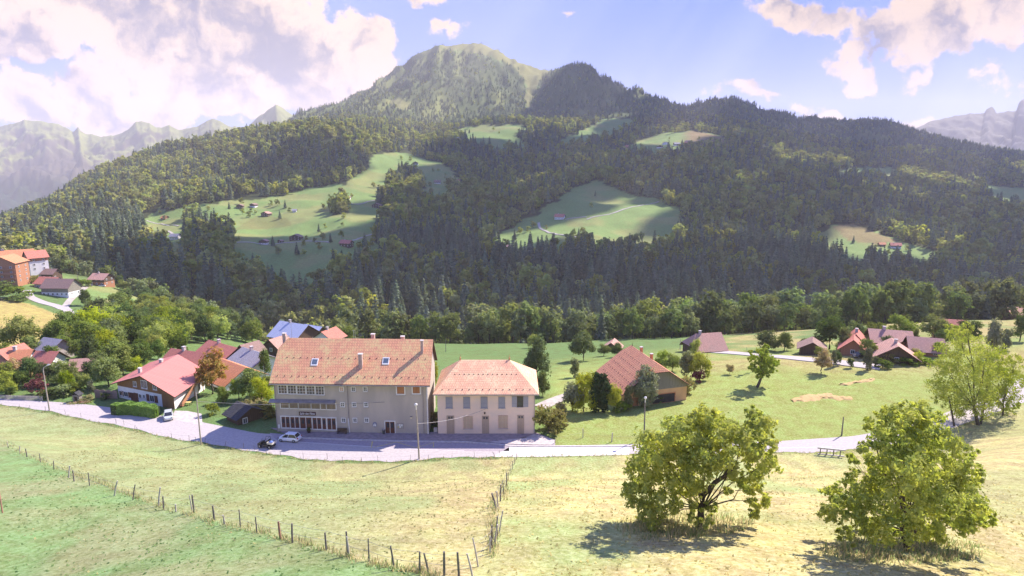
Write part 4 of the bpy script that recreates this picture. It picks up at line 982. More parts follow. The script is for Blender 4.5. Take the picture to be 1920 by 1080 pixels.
# ------------------------------------------------------------------ pale hip-roofed house
OL = W_pz(821.5, 813, .13); OR = W_pz(1002.5, 813, .13); BF = Frame((OL[0], OL[1], .1), (OR[0]-OL[0], OR[1]-OL[1]), (-(OR[1]-OL[1]), OR[0]-OL[0])); BW = OR[0]-OL[0]
bh = BF.face(912, 734).z; rp_ = BF.ray(910, 676, (0, 6.5, 0), (0, 1, 0)); br = rp_.z-bh; print('b2', BW, bh, br)
M_PINK = mat('pale_render', (.80, .61, .50), (.70, .56, .49), .28, .9, .05, stretch=(1, 1, 1.6), det=10)
M_PTILE = tiles('pale_tiles', (.82, .46, .29), (.74, .38, .26), (.72, .62, .38), .33, .55, .7, gapd=.45)
i_l = BF.ray(863, 676, (0, 6.5, 0), (0, 1, 0)).x; i_r = BF.ray(955, 676, (0, 6.5, 0), (0, 1, 0)).x
b2 = bldg('pale_house', BF, BW, 13, bh, br, M_PINK, M_PTILE, 'pale pinkish two-storey house with hipped tile roof right of the grey hall', 'house', ax='u', oe=.75, og=.75, hip=(99, 99, i_l+.75, BW-i_r+.75), t=.15)
M_SHUT = planks('grey_shutter', (.36, .36, .42), (.27, .27, .33), .14, .6, vertical=False)
for a, c in ((836, 848.5), (869, 881.4), (901.5, 914), (934.7, 947)): winpx(b2, a, 744, c, 765, frame=.07, mull=(2, 1), pane=M_SHUT, fm=M_SHUT)
winpx(b2, 969.4, 743, 981, 763, frame=.1, mull=(3, 2), fm=M_DWOOD, shutter=.95, sm=M_SHUT)
M_OLD = planks('old_door', (.50, .38, .30), (.40, .31, .26), .2, .8)
for a, b, c, d in ((838, 779, 851.6, 814), (904, 779.5, 916.8, 815), (970, 778, 982.6, 813)):
    o = winpx(b2, a, b, c, d-.6, frame=.14, mull=(2, 1), pane=M_OLD, fm=M_OLD, name='door'); p = BF.face(a, b); q = BF.face(c, d)
    MB().box((p.x+.2, -.07, p.z-.65), (p.x+(q.x-p.x)*.45, -.05, p.z-.2)).box((p.x+(q.x-p.x)*.55, -.07, p.z-.65), (q.x-.2, -.05, p.z-.2)).build('pane', M_GLASS, o, BF)
M_ARCH = planks('pale_shutter', (.58, .46, .35), (.50, .38, .28), .2, .8)
for a, b, c, d in ((869, 780, 886.4, 803.6), (934.3, 778.5, 952, 803)): winpx(b2, a, b, c, d, frame=.1, mull=(3, 3), pane=M_ARCH, fm=mat('arch_frame', (.6, .42, .32), (.5, .35, .28), 2))
for px in (863, 955):
    x = BF.ray(px, 676, (0, 6.5, 0), (0, 1, 0)).x; part(b2, 'finial', MB().lathe((x, 6.5, bh+br+.1), [(.16, 0), (.1, .3), (.2, .45), (.05, .6), (.02, 1.2)], 8), M_ORT)
sb = br/6.5; guards(b2, BF, bh+.17, sb, [(.15, (.3, BW-.3)), (3.3, (2.6, BW-3))], 0, BW, 14)
part(b2, 'gutter', MB().tube([(-.75, -.82, bh-sb*.75+.05), (BW+.75, -.82, bh-sb*.75+.05)], [.08, .08]), M_PIPE)
part(b2, 'downpipe', MB().tube([(BW-.1, -.1, .1), (BW-.1, -.1, bh-.2)], [.06, .06]), M_PIPE)
x = BF.face(909, 774); part(b2, 'porch_lamp', MB().box((x.x-.12, -.35, x.z-.15), (x.x+.12, -.002, x.z+.15)), M_DWOOD)
e = empty('electric_box', Vector(HF.loc(HWd+.9, .6, 0))+HF.O, 'grey service box in the gap between hall and pale house', 'cabinet'); MB().box((0, 0, 0), (.7, .4, .9)).build('case', M_CONC, e, HF); MB().box((.05, -.02, .1), (.65, -.002, .82)).build('door', M_KERB, e, HF)
# ------------------------------------------------------------------ the barn on the right
UB = Vector((.955, .297, 0)); VB = Vector((-.2, .98, 0)); FRC = W_pz(1192, 768, -1.2)
E1 = W_pz(1168, 737, 3.0); ob = Vector((E1[0], E1[1], 0)) + UB.normalized()*.8 + VB.normalized()*.9
gz = hz(ob.x+5, ob.y+2); print('barn ground', gz, ob)
BN = Frame((ob.x, ob.y, gz-.3), UB, VB); bw = 15.2; be = 3.4-gz+.3-.3; bri = 5.2
M_BARNT = tiles('barn_tiles', (.66, .31, .18), (.55, .23, .15), (.5, .3, .18), .5, .42, .3, gapd=.35)
M_ORW = mat('ochre_render', (.72, .42, .22), (.62, .36, .2), .5, .9)
barn = bldg('barn', BN, bw, 14.5, be, bri, M_ORW, M_BARNT, 'old barn with steep red half-hipped roof and grey plank gable', 'barn', ax='v', oe=1.0, og=1.1, hip=(1.7, 1.4, 1.3, 1.1), t=.16, upm=M_WOODG, upz=be-.6)
guards_b = MB()
slb = bri/(bw/2)
for vrow in range(5):
    for i in range(12):
        u = .2+vrow*1.35; v = .5+i*1.2; guards_b.box((u-.02, v-.08, be+u*slb+.14), (u+.1, v+.08, be+u*slb+.32))
part(barn, 'snow_guard', guards_b, M_DWOOD)
win(barn, 'F', (6.2, .2), (12.4, 2.5), frame=.18, mull=(1, 1), pane=mat('dark_opening', (.06, .05, .05), (.03, .03, .03), 1), fm=M_ORT, sill=False, name='door')
win(barn, 'F', (1.2, .2), (3.4, 2.3), frame=.1, pane=M_WOODO, fm=M_ORW, sill=False, name='door')
for v_ in (5.6, 11.2): chim(barn, (bw/2+1.2, v_), .55, .55, be+3, be+bri+.5, M_ORT)
part(barn, 'finial', MB().lathe((bw/2, 13.9, be+bri+.1), [(.1, 0), (.08, .4), (.02, .9)], 6), M_DWOOD)
# ------------------------------------------------------------------ the chalet on the left with its stair
CR = W_pz(328, 767.5, 0); CL_ = W_pz(223, 745, 0)
CF = Frame((CL_[0], CL_[1], 0), (CR[0]-CL_[0], CR[1]-CL_[1]), (-.03, 1)); CW = math.hypot(CR[0]-CL_[0], CR[1]-CL_[1])
ce = 3.5; ap = CF.face(263.5, 706); print('chalet', CW, ap)
M_CWH = mat('chalet_white', (.80, .78, .78), (.72, .70, .71), .8, .85)
cri = max(2.8, ap.z-ce-.2)
chalet = bldg('chalet', CF, CW, 13.5, ce, cri, M_CWH, M_REDM, 'chalet with wide red roof, timber gable and white ground floor by the road', 'house', ax='v', oe=1.3, og=1.2, t=.2, upm=M_WOODP, upz=2.75)
for a, b, c, d in ((250.5, 715.5, 256, 724), (265.5, 714, 275.5, 727), (287.5, 720.5, 293.5, 730)): winpx(chalet, a, b, c, d, frame=.12, mull=(2, 1), off=.04)
for (a, b, c, d, sh) in ((224.5, 733, 230, 741, 0), (233, 735, 240, 743, .8), (261, 739, 265, 746, 0), (268.5, 740, 272, 746.5, 0), (281.5, 741.5, 289, 752.5, 1.0)): winpx(chalet, a, b, c, d, frame=.1, mull=(2, 1), shutter=sh or None, sm=M_DOORG)
for (a, b, c, d) in ((247, 737, 251, 754), (253, 737.5, 258.5, 755)): winpx(chalet, a, b, c, d, frame=.08, pane=M_DOORG, fm=M_DOORG, name='door')
q = CF.face(303, 740); part(chalet, 'timber_cladding', MB().box((q.x, -.06, 0), (CW+.03, -.001, 2.75)), M_WOODP)
win(chalet, 'R', (8.3, 3.0), (9.5, ce+.2), frame=.1, pane=M_WOODO, fm=M_WOODO, name='door')
win(chalet, 'R', (10.2, .2), (11.4, 2.2), frame=.1, pane=M_GLASS, name='door')
# stair and landing on the right wall, orange timber
st = MB(); n_ = 12
for i in range(n_): v = 1.6+i*.62; z = .2+i*.24; st.box((CW+.15, v, z), (CW+1.25, v+.62, z+.06))
sr = part(chalet, 'stair', st, M_WOODO); st = MB()
st.hull([[(CW+1.25, 1.4, 1.15), (CW+1.33, 1.4, 1.15), (CW+1.33, 9.2, 4.1), (CW+1.25, 9.2, 4.1)]], .75); st.box((CW+1.25, 9.2, 3.1), (CW+1.33, 12, 4.1)); st.build('railing', M_WOODO, sr, CF)
part(chalet, 'balcony', MB().box((CW+.05, 8.2, 2.9), (CW+1.3, 12.2, 3.05)), M_WOODO)
for v_ in (2, 6): part(chalet, 'post', MB().box((CW+1.0, v_+5, 0), (CW+1.15, v_+5.15, 2.9)), M_WOODO)
zc_ = ce+cri
chim(chalet, (CW*.30, 3.0), .8, .7, ce+.8, ce+cri*.6+1.2, M_CONC); chim(chalet, (CW*.40, 9.5), .9, .8, ce+2, zc_+.3, M_CONC)
# ------------------------------------------------------------------ smaller houses: list driven
def house(px, py, w, d, he, rise, yaw, ax, wm, rm, label, Y=None, name='house', nwin=3, upm=None, chimney=1, oe=.8, og=.8, hip=(0, 0, 0, 0), floors=1, cat='house', group=None, sink=.3, balcony=0, dz=0):
    P = hit(px, py) if Y is None else Vector(W_pY(px, py, Y)); ya = math.radians(yaw); U = Vector((math.cos(ya), math.sin(ya), 0)); V_ = Vector((-math.sin(ya), math.cos(ya), 0))
    z = P.z
    c = [P-U*w/2, P+U*w/2]; 
    fr = Frame((c[0].x, c[0].y, z-sink+dz), U, V_)
    r = bldg(name, fr, w, d, he, rise, wm, rm, label, cat, ax=ax, oe=oe, og=og, hip=hip, upm=upm, upz=(he-2.4 if floors > 1 else he*.45) if upm else None, base=4 if Y is None or P.y > 250 else 3, group=group)
    for f in range(floors):
        z0 = .8+f*2.7
        if z0+1.2 > he+.3: break
        for i in range(nwin):
            u = w*(i+.5)/nwin; win(r, 'F', (u-.55, z0), (u+.55, z0+1.2), frame=.12, mull=(2, 1), sill=False, off=.03)
        if balcony and f: part(r, 'balcony', MB().box((.3, -1.0, z0-.9), (w-.3, 0, z0-.75)).box((.3, -1.0, z0-.75), (w-.3, -.92, z0+.1)), M_WOODO)
        for i in range(2 if d > 7 else 1):
            v = d*(i+.5)/2; win(r, 'R', (v-.5, z0), (v+.5, z0+1.2), frame=.12, mull=(2, 1), sill=False, off=.03)
    for i in range(chimney):
        cx, cy = (w*.35, d*.5) if ax == 'u' else (w*.5, d*.4); chim(r, (cx+.8*i, cy), .7, .7, he, he+rise+1.0)
    return r
# behind the chalet
house(333, 712, 11, 8, 3.8, 2.8, -22, 'u', M_CWH, M_RED, 'red roofed wing rising right behind the chalet ridge', Y=146, nwin=2)
house(392, 692, 13, 9, 3.6, 2.7, -35, 'u', M_WOODD, M_RED, 'house with red gable roof left of the grey slate roof', Y=160, nwin=2)
house(394, 733, 15, 10, 3.4, 2.9, -38, 'u', M_CWH, M_ORT, 'house with broad orange tile roof half hidden by the autumn tree', Y=138, nwin=3, chimney=0)
house(447, 707, 11, 10, 3.4, 2.7, -38, 'u', M_CWH, M_GRT, 'house with plain grey roof between red roofs', Y=152, nwin=2)
house(456, 673, 5.5, 5, 2.6, 1.9, -30, 'v', M_WOODD, M_BRT, 'small brown hut standing among trees above the grey roof', Y=172, nwin=1, chimney=0, name='hut', cat='hut')
house(484, 692, 3.6, 3.4, 1.9, 1.2, -20, 'v', M_WOODD, M_PBT, 'tiny garden hut with pinkish roof left of the hall', Y=160, nwin=0, chimney=0, name='hut', cat='hut')
shed = house(437, 797, 4.6, 5.2, 2.3, 1.4, -38, 'u', M_WOODD, M_DKT, 'black roofed wooden shed beside the road left of the hall', Y=114, nwin=0, chimney=0, name='shed', cat='shed', oe=.7, og=.6)
# behind the hall
house(531, 646, 13, 11, 3.2, 3.8, -28, 'u', M_WOODD, M_BLM, 'larger of two blue-grey metal roofed houses behind the hall', Y=212, nwin=3, oe=1.1)
house(572, 646, 8, 9, 3.2, 3.4, -30, 'u', M_WOODD, M_BLM, 'smaller blue-grey metal roofed house just right of the larger one', Y=222, nwin=2, chimney=0)
house(606, 650, 8, 7, 3, 2.6, -20, 'v', M_CWH, M_RED, 'little house with red roof peeping over the hall ridge', Y=205, nwin=1)
house(509, 662, 6, 6, 2.6, 2.2, -25, 'v', M_WOODD, M_PBT, 'low brownish outbuilding in front of the blue-grey roofs', Y=190, nwin=1, chimney=0, name='outbuilding', cat='outbuilding')
# among the left trees
house(3, 690, 6, 6, 2.6, 2.4, -10, 'v', M_CWH, M_RED, 'house with red roof at the left edge among trees', nwin=1, chimney=0)
house(26, 692, 5.5, 6, 2.2, 2.2, 10, 'u', M_CWH, M_ORT, 'low house with orange roof among the left trees', nwin=1)
house(78, 692, 5, 5, 2.2, 2.0, -5, 'u', M_CWH, M_RED, 'low house with bright red roof among the left trees', nwin=1, chimney=0)
house(83, 676, 6, 6, 3.4, 2.2, -20, 'u', M_CONC, M_GRT, 'grey roofed house just behind the bright red one', nwin=1, chimney=0)
house(157, 704, 5.5, 5, 2.0, 1.8, 15, 'u', M_CWH, M_PBT, 'dull red roofed cottage between trees left of the chalet', nwin=2, chimney=0)
# right-hand hamlet
house(1331, 661, 10.5, 8, 1.6, 3.9, 12, 'u', M_WOODD, M_PBT, 'low house with broad pinkish brown roof beyond the far road', nwin=2, hip=(3.5, 0, 3, 0), oe=1)
house(1522, 666, 6.5, 6, 2.2, 1.9, -25, 'v', M_WOODD, M_BRT, 'small dark hut with brown gable roof by the far road', nwin=0, chimney=0, name='hut', cat='hut')
house(1602, 662, 6.5, 8, 2.4, 3.4, -30, 'v', M_WOODO, M_RED, 'tall red roofed house leftmost of the right hamlet', nwin=1)
house(1598, 667, 6, 6, 2.2, 2.6, -30, 'v', M_WOODO, M_RED, 'lower red roofed annex in front of the tall red roof', nwin=1, chimney=0)
house(1672, 655, 10, 8, 2.4, 2.6, -18, 'u', M_WOODD, M_PBT, 'wide house with faded brown roof behind the hamlet trees', nwin=2)
house(1702, 657, 5, 7, 2.2, 2.0, -18, 'v', M_WOODO, M_PBT, 'brown roofed wing at the right end of the wide faded house', nwin=1, chimney=0)
house(1680, 682, 9.5, 8, 1.9, 3.1, -22, 'v', M_WOODD, M_PBT, 'nearest hamlet house with sloping pink-brown roof and dark chimney', nwin=1)
house(1738, 668, 7.5, 7, 1.9, 2.7, -20, 'u', M_WOODO, M_PBT, 'pink-brown roofed house just left of the tall roadside trees', nwin=2, chimney=0)
house(1786, 637, 7.5, 8, 3.4, 2.8, -20, 'u', M_WOODO, M_RED, 'red roofed house showing above the roadside tree crowns', nwin=1, chimney=0)
house(1912, 597, 8, 8, 2.6, 2.6, 0, 'u', M_WOODD, M_PBT, 'dark red roof at the far right edge', nwin=1, chimney=0, Y=300)
house(1146, 659, 6, 6, 1.6, 2.2, -20, 'v', M_WOODD, M_PBT, 'pink roofed house glimpsed between the river trees', nwin=1, chimney=0)
# left village
AP = 'apartment_building'
house(24, 523, 24, 15, 12.5, 5.5, 38, 'u', M_WOODO, M_ORT, 'largest orange timber apartment chalet at the left edge', Y=385, nwin=4, floors=4, chimney=2, balcony=1, name=AP, cat='apartment building', upm=M_WOODO, dz=0)
house(6, 531, 15, 13, 12, 4.0, 10, 'v', M_WOODO, M_ORT, 'front orange timber apartment chalet with gable and balconies', Y=352, nwin=3, floors=4, chimney=0, balcony=1, name=AP, cat='apartment building', upm=M_WOODO)
house(52, 507, 9, 10, 8.5, 3.8, -35, 'v', M_CWH, M_RED, 'narrow apartment chalet with steep red roof and white base', Y=380, nwin=2, floors=3, chimney=0, balcony=1, name=AP, cat='apartment building', upm=M_WOODO)
house(89, 523, 8, 7, 3.6, 2.6, -8, 'u', M_WOODD, M_BRT, 'brown roofed outbuilding behind the red farm roof', nwin=2, chimney=0, name='outbuilding', cat='outbuilding', Y=380)
house(82, 541, 13, 9, 3.2, 3.2, -12, 'u', M_CONC, M_RED, 'low farm building with red roof left of the brown barn', nwin=3, chimney=0)
house(104, 555, 16, 10, 5.2, 4.2, -3, 'u', M_CWH, M_BRT, 'large farm barn with brown roof and whitewashed ground floor', nwin=6, chimney=0, name='barn', cat='barn', upm=M_WOODG)
house(131, 512, 10.5, 8, 5.2, 2.4, -10, 'u', M_CWH, M_BRT, 'small chalet with white base and red doors, highest of the village chalets', nwin=3, upm=M_WOODD, floors=2, oe=1.2)
house(182, 535, 11, 9, 4.8, 2.8, -8, 'u', M_WOODO, M_PBT, 'wooden chalet with pink-brown roof right of the village lane', nwin=3, upm=M_WOODD, floors=2, oe=1.3)
house(346, 579, 8, 7, 2.2, 2.6, -35, 'u', M_WOODD, M_GRT, 'grey roofed hut sunk among bright trees', nwin=0, chimney=0, name='hut', cat='hut')
house(312, 580, 4.5, 4.5, 2.0, 1.8, -30, 'u', M_WOODD, M_BRT, 'small brown roof beside the sunken grey roof', nwin=0, chimney=0, name='hut', cat='hut')
# far hillside farms: (px, py, width, depth, roof, wall, axis, label)
FAR_ = [(306, 412, 9, 8, M_ORT, M_WOODO, 'u', 'orange roofed farm on the sunlit meadow at far left'), (325, 450, 11, 8, M_GRT, M_CWH, 'u', 'pale grey farm shed at the left meadow edge'), (295, 446, 8, 6, M_ORT, M_CWH, 'u', 'orange roofed barn under construction beside the left meadow'),
 (449, 391, 10, 9, M_BRT, M_WOODD, 'v', 'left of the two dark chalets at the top of the main meadow'), (473, 389, 10, 9, M_BRT, M_CWH, 'v', 'right of the two dark chalets at the top of the main meadow'),
 (496, 406, 13, 10, M_PBT, M_WOODD, 'v', 'brown roofed farm amid bushes in the middle of the meadow'), (552, 398, 6, 5, M_GRT, M_CWH, 'u', 'tiny pale barn right of the meadow farm'),
 (553, 451, 15, 11, M_BRT, M_WOODD, 'v', 'wide gabled chalet on the lower meadow lane'), (493, 459, 10, 9, M_PBT, M_CWH, 'v', 'brown chalet with white base on the lower meadow lane'), (524, 456, 6, 5, M_BRT, M_WOODD, 'v', 'small shed between two chalets on the lower meadow lane'),
 (646, 463, 14, 9, M_RED, M_WOODD, 'u', 'red roofed farm at the lower right of the main meadow'), (650, 375, 11, 9, M_PBT, M_CWH, 'v', 'square white farmhouse high on the main meadow'), (705, 390, 14, 10, M_BRT, M_WOODD, 'v', 'dark gabled chalet at the right meadow edge'), (719, 381, 12, 9, M_PBT, M_WOODD, 'v', 'brown chalet just above the dark gabled one'),
 (753, 334, 12, 9, M_RED, M_WOODD, 'v', 'small red roofed chalet among hillside trees'), (786, 342, 11, 8, M_RED, M_WOODO, 'u', 'low red roof between the chalet and the long farm'), (820, 345, 13, 8, M_BRT, M_CWH, 'u', 'brown roofed building left of the long red farm'), (856, 345, 25, 12, M_RED, M_CWH, 'u', 'long red roofed farm at the tip of the upper meadow'), (779, 309, 12, 9, M_GRT, M_CWH, 'v', 'grey chalet high among trees above the long red farm'),
 (1048, 412, 15, 11, M_RED, M_CWH, 'u', 'lone red roofed farm on the middle meadow with white ground floor'), (949, 472, 17, 11, M_PBT, M_CWH, 'u', 'farm at the left foot of the middle meadow beside the forest'), (1176, 278, 14, 9, M_RED, M_WOODO, 'u', 'reddish farm on the ridge left of the high hamlet'),
 (1237, 278, 15, 10, M_BRT, M_CWH, 'v', 'tallest house of the high hamlet'), (1248, 271, 14, 10, M_PBT, M_CWH, 'v', 'grey-brown house behind the tall one in the high hamlet'), (1270, 273, 15, 9, M_GRT, M_CWH, 'u', 'pale roofed shed at the right of the high hamlet'), (1289, 269, 12, 8, M_PBT, M_CWH, 'u', 'rightmost small house of the high hamlet'),
 (1680, 466, 13, 9, M_RED, M_CWH, 'u', 'faded red farm in the hazy right clearing'), (1655, 462, 8, 6, M_ORT, M_WOODO, 'u', 'small rusty roof left of the faded red farm'), (1690, 333, 14, 8, M_GRT, M_CWH, 'u', 'pale barn at the edge of the upper right clearing'), (858, 262, 12, 8, M_GRT, M_CWH, 'u', 'tiny pale barn on the meadow under the mountain'), (1287, 270, 9, 7, M_ORT, M_WOODO, 'u', 'small orange roof near the brown ploughed slope')]
for i, (px, py, w, d, rm, wm, ax, lb_) in enumerate(FAR_):
    house(px, py, w, d, 4.6 if w > 9 else 3, w*.2 if ax == 'v' else d*.36, random.uniform(-22, 12), ax, wm, rm, lb_, nwin=3 if w > 9 else 1, chimney=1 if w > 11 else 0, oe=1.1, og=1.1, upm=M_WOODD if wm is M_CWH and w > 9 and i % 2 == 0 else None, sink=0, dz=.2, floors=2 if w > 11 else 1)
# ------------------------------------------------------------------ trees and bushes standing one by one
M_YG = leafmat('yellow_green_leaf', (.25, .33, .06), (.44, .44, .08), trans=.5)
M_WAL = leafmat('walnut_leaf', (.25, .32, .08), (.52, .50, .12), trans=.5, var=.05, hue=.005)
M_OR = leafmat('orange_leaf', (.46, .27, .13), (.30, .30, .10), trans=.35)
M_PURP = leafmat('purple_leaf', (.16, .06, .07), (.24, .10, .10), trans=.3)
M_SILV = leafmat('grey_green_leaf', (.17, .20, .11), (.28, .28, .15), trans=.3)
M_CYP = leafmat('cypress_leaf', (.04, .07, .03), (.075, .11, .04), trans=.12)
M_LAUR = leafmat('hedge_leaf', (.15, .30, .04), (.26, .42, .07), trans=.3, var=.05)
M_SHRUB = leafmat('dry_shrub_leaf', (.24, .25, .08), (.34, .26, .12), trans=.35)
for i in range(2):
    proto_broad(f'y{i}', 12, 9.5, 5200, .30, M_YG, 80+i, k=11, zlo=.15)
    proto_broad(f'o{i}', 8, 6, 3000, .24, M_OR, 84+i, k=9, zlo=.2)
    proto_broad(f's{i}', 8, 4.4, 3600, .24, M_SILV, 88+i, k=12, zlo=.1, pointy=.2)
    proto_broad(f'q{i}', 3, 3.6, 1600, .17, M_SHRUB, 92+i, k=9, zlo=.02)
    proto_broad(f'u{i}', 3, 3.4, 1500, .17, M_PURP, 96+i, k=9, zlo=.05)
for i in range(2):
    rng = np.random.default_rng(100+i); L = [(np.array([.15*rng.normal(), .15*rng.normal(), z]), np.array([.75*math.sin(PI*min(.97, z/8.4))**.5+.1]*2+[.9])) for z in np.linspace(.7, 7.4, 9)]
    V, F = limbs_for((0, 0, 0), L[:3], .1, rng); tm = npmesh('trunk', V, F, (M_BARK,)); V, F = crown_cards(L, 4200, .2, rng, shell=.7); PROTO[f'p{i}'] = (tm, npmesh('crown', V, F, (M_CYP,)), 8.0)
for i in range(2):   # egg-shaped pollard
    rng = np.random.default_rng(110+i); L = [(np.array([0, 0, z]), np.array([r, r, 1.3])) for z, r in ((1.4, 1.3), (2.6, 1.9), (4, 2.1), (5.4, 1.8), (6.5, 1.2))]
    V, F = limbs_for((0, 0, 0), L[:4], .16, rng); tm = npmesh('trunk', V, F, (M_BARK,)); V, F = crown_cards(L, 5200, .2, rng, shell=.75); PROTO[f'g{i}'] = (tm, npmesh('crown', V, F, (M_SILV,)), 7.6)
def plant(key, px, py, hpx, label, wide=1.0, Y=None, name='broadleaf_tree', cat='tree', group=None, minz=None):
    """tree with its foot at the ground point seen at (px, py) and hpx picture pixels tall"""
    P = hit(px, py) if Y is None else None
    if P is None:
        x, y, z = W_pY(px, py, Y); P = Vector((x, Y, hz(x, Y)))
    tm, cm, h = PROTO[key]; d = P.y*CP+(ZC-P.z)*SP; hh = hpx*d/FPX/.955; s = hh/h
    e = empty(name, (P.x, P.y, P.z-.05), label, cat, group, random.random()*6.28); e.scale = (s*wide, s*wide, s)
    link('trunk', tm, e); link('crown', cm, e); return e
# right of the hall and by the barn
plant('t0', 1006, 718, 92, 'tall dark tree standing alone behind the pale house', .95)
plant('d1', 1018, 742, 48, 'slim young tree in front of the tall dark one', .7)
plant('y0', 1000, 652, 26, 'small round tree at the near edge of the river wood', 1)
plant('d2', 1094, 676, 54, 'broad orchard tree left of the barn roof, standing in the meadow edge', 1.15)
plant('s0', 1077, 708, 36, 'greyish slender tree on the meadow left of the barn', .9)
plant('y1', 1094, 772, 74, 'yellow-green bushy tree second from the left in the row before the barn', .75)
plant('s1', 1072, 772, 58, 'loose grey-green tree leftmost in the row before the barn', 1.05)
plant('p0', 1117, 772, 72, 'left dark columnar cypress before the barn', 1.25, name='cypress_tree')
plant('p1', 1130, 773, 70, 'right dark columnar cypress before the barn', 1.35, name='cypress_tree')
plant('y0', 1151, 772, 52, 'low yellow-green tree just right of the cypresses', .8)
plant('s0', 1178, 768, 46, 'small leafy tree between the cypresses and the egg-shaped one', .7)
plant('g0', 1210, 762, 74, 'egg-shaped grey-green tree in front of the barn gable', 1.0)
plant('b0', 1164, 772, 22, 'low dark bush under the barn eave', 1.2, name='bush', cat='bush')
plant('b1', 1236, 754, 14, 'climbing shrub at the foot of the egg-shaped tree', 1.2, name='bush', cat='bush')
plant('q0', 1289, 738, 34, 'shrub growing at the right corner of the barn', .75, name='bush', cat='bush')
plant('y1', 1240, 690, 32, 'yellow-green crown showing above the barn ridge on the right', 1.1)
plant('m1', 1260, 697, 36, 'bushy tree behind the barn gable, left of the big shrub cluster', 1.1)
plant('s1', 1288, 708, 52, 'tall grey shrub tree in the middle of the cluster right of the barn', .95)
plant('y0', 1312, 712, 50, 'bright yellow-green round shrub tree right of the barn', 1.0)
plant('y1', 1302, 680, 44, 'pale yellowish slender tree rising behind the shrub cluster', .6)
plant('u0', 1307, 716, 22, 'purplish brush heap at the right foot of the shrub cluster', 1.0, name='bush', cat='bush')
plant('q1', 1028, 812, 44, 'dense willowy bush at the right corner of the pale house', 1.15, name='bush', cat='bush')
plant('q0', 1046, 800, 36, 'outer willowy bush beside the apron of the pale house', .9, name='bush', cat='bush')
plant('q1', 1048, 778, 22, 'reddish dry bush beside the path right of the pale house', 1.0, name='bush', cat='bush')
plant('y0', 811, 790, 70, 'bright green tree squeezed between the hall and the pale house', .42, Y=129)
plant('q0', 811, 812, 26, 'dry shrub in the gap between the hall and the pale house', .6, Y=113, name='bush', cat='bush')
plant('y1', 657, 650, 46, 'vivid yellow tree showing above the hall ridge', .9, Y=150)
plant('q1', 848, 690, 18, 'thin shrub behind the left hip of the pale house roof', 1, Y=135, name='bush', cat='bush')
# right meadow
plant('o1', 1368, 702, 18, 'round reddish pink bush on the right meadow', 1.1, name='bush', cat='bush')
plant('o0', 1540, 700, 46, 'sparse orange-brown fruit tree on the right meadow', .95)
plant('d0', 1569, 684, 24, 'small dark tree by the far road', .9)
plant('s1', 1562, 688, 34, 'narrow grey tree beside the far road', .5)
plant('s0', 1626, 694, 42, 'slim young tree at the edge of the right hamlet', .75)
plant('d0', 1595, 690, 18, 'small tree in front of the tall red roof', 1)
for i, (px, py, h, k, lb_, w) in enumerate(((1640, 648, 44, 'm0', 'full green tree right of the tall red roof', 1.1), (1600, 640, 40, 'd1', 'darker tree behind the tall red roof', 1.1), (1690, 642, 48, 'm2', 'large domed tree behind the wide faded roof', 1.3),
   (1555, 655, 62, 'd3', 'large grey-green tree right of the small hut', 1.1), (1583, 662, 44, 'm3', 'round tree touching the left of the tall red roof', .9), (1750, 640, 52, 'm1', 'light green tree behind the pink-brown roofs', 1.1), (1715, 645, 30, 't0', 'narrow dark tree between two hamlet roofs', .8),
   (1665, 680, 20, 'q0', 'yellowish shrub at the hamlet gardens', 1.2), (1655, 690, 16, 'b1', 'low garden hedge bush by the nearest hamlet house', 1.6), (1712, 668, 14, 'q1', 'dry yellow bush beneath the dark chimney house', 1.6), (1700, 684, 14, 'b2', 'green bush in front of the nearest hamlet house', 2),
   (1735, 682, 12, 'b0', 'clipped bush on the hamlet edge', 2.2), (1885, 655, 38, 's0', 'slender pale tree beyond the roadside trees', .9), (1858, 668, 72, 's1', 'tall narrow poplar-like tree beyond the roadside trees', .6), (1912, 640, 50, 't1', 'dark tree at the right frame edge', 1),
   (1816, 640, 40, 'd2', 'dark round tree behind the roadside crowns', 1.3), (1510, 660, 26, 'd3', 'orchard tree left of the small hut', 1.1), (1470, 658, 34, 'm2', 'orchard tree by the far road, left of the hut', 1.1), (1440, 657, 40, 'd1', 'round orchard tree behind the far road', 1.2))):
    plant(k, px, py, h, lb_, w, name='bush' if k[0] in 'bq' else 'broadleaf_tree', cat='bush' if k[0] in 'bq' else 'tree')
for i, (px, py, h, k, lb_, w) in enumerate(((1132, 668, 24, 'm1', 'round tree left of the glimpsed pink roof by the river wood', 1.2), (1158, 669, 26, 'd2', 'dark tree right of the glimpsed pink roof by the river wood', 1.2), (1350, 656, 20, 'd1', 'dark tree at the right end of the low pink-brown roofed house', 1.2),
   (1300, 662, 20, 'm0', 'small tree at the left end of the low pink-brown roofed house', 1.1), (1625, 670, 34, 'm3', 'tree between the tall red roof and the nearest hamlet house', 1.1), (1660, 660, 30, 'd0', 'dark tree standing before the wide faded roof', 1.1), (1757, 668, 26, 'm2', 'tree at the right end of the pink-brown roofs', 1.2),
   (1640, 688, 22, 's1', 'silvery shrub tree left of the nearest hamlet house', .9), (1720, 682, 22, 'y1', 'yellowish tree at the right corner of the nearest hamlet house', 1.1), (1535, 668, 20, 'm1', 'small tree right of the dark hut', 1.1), (1770, 650, 34, 'd3', 'dark tree left of the red roof above the crowns', 1.1))):
    plant(k, px, py, h, lb_, w)
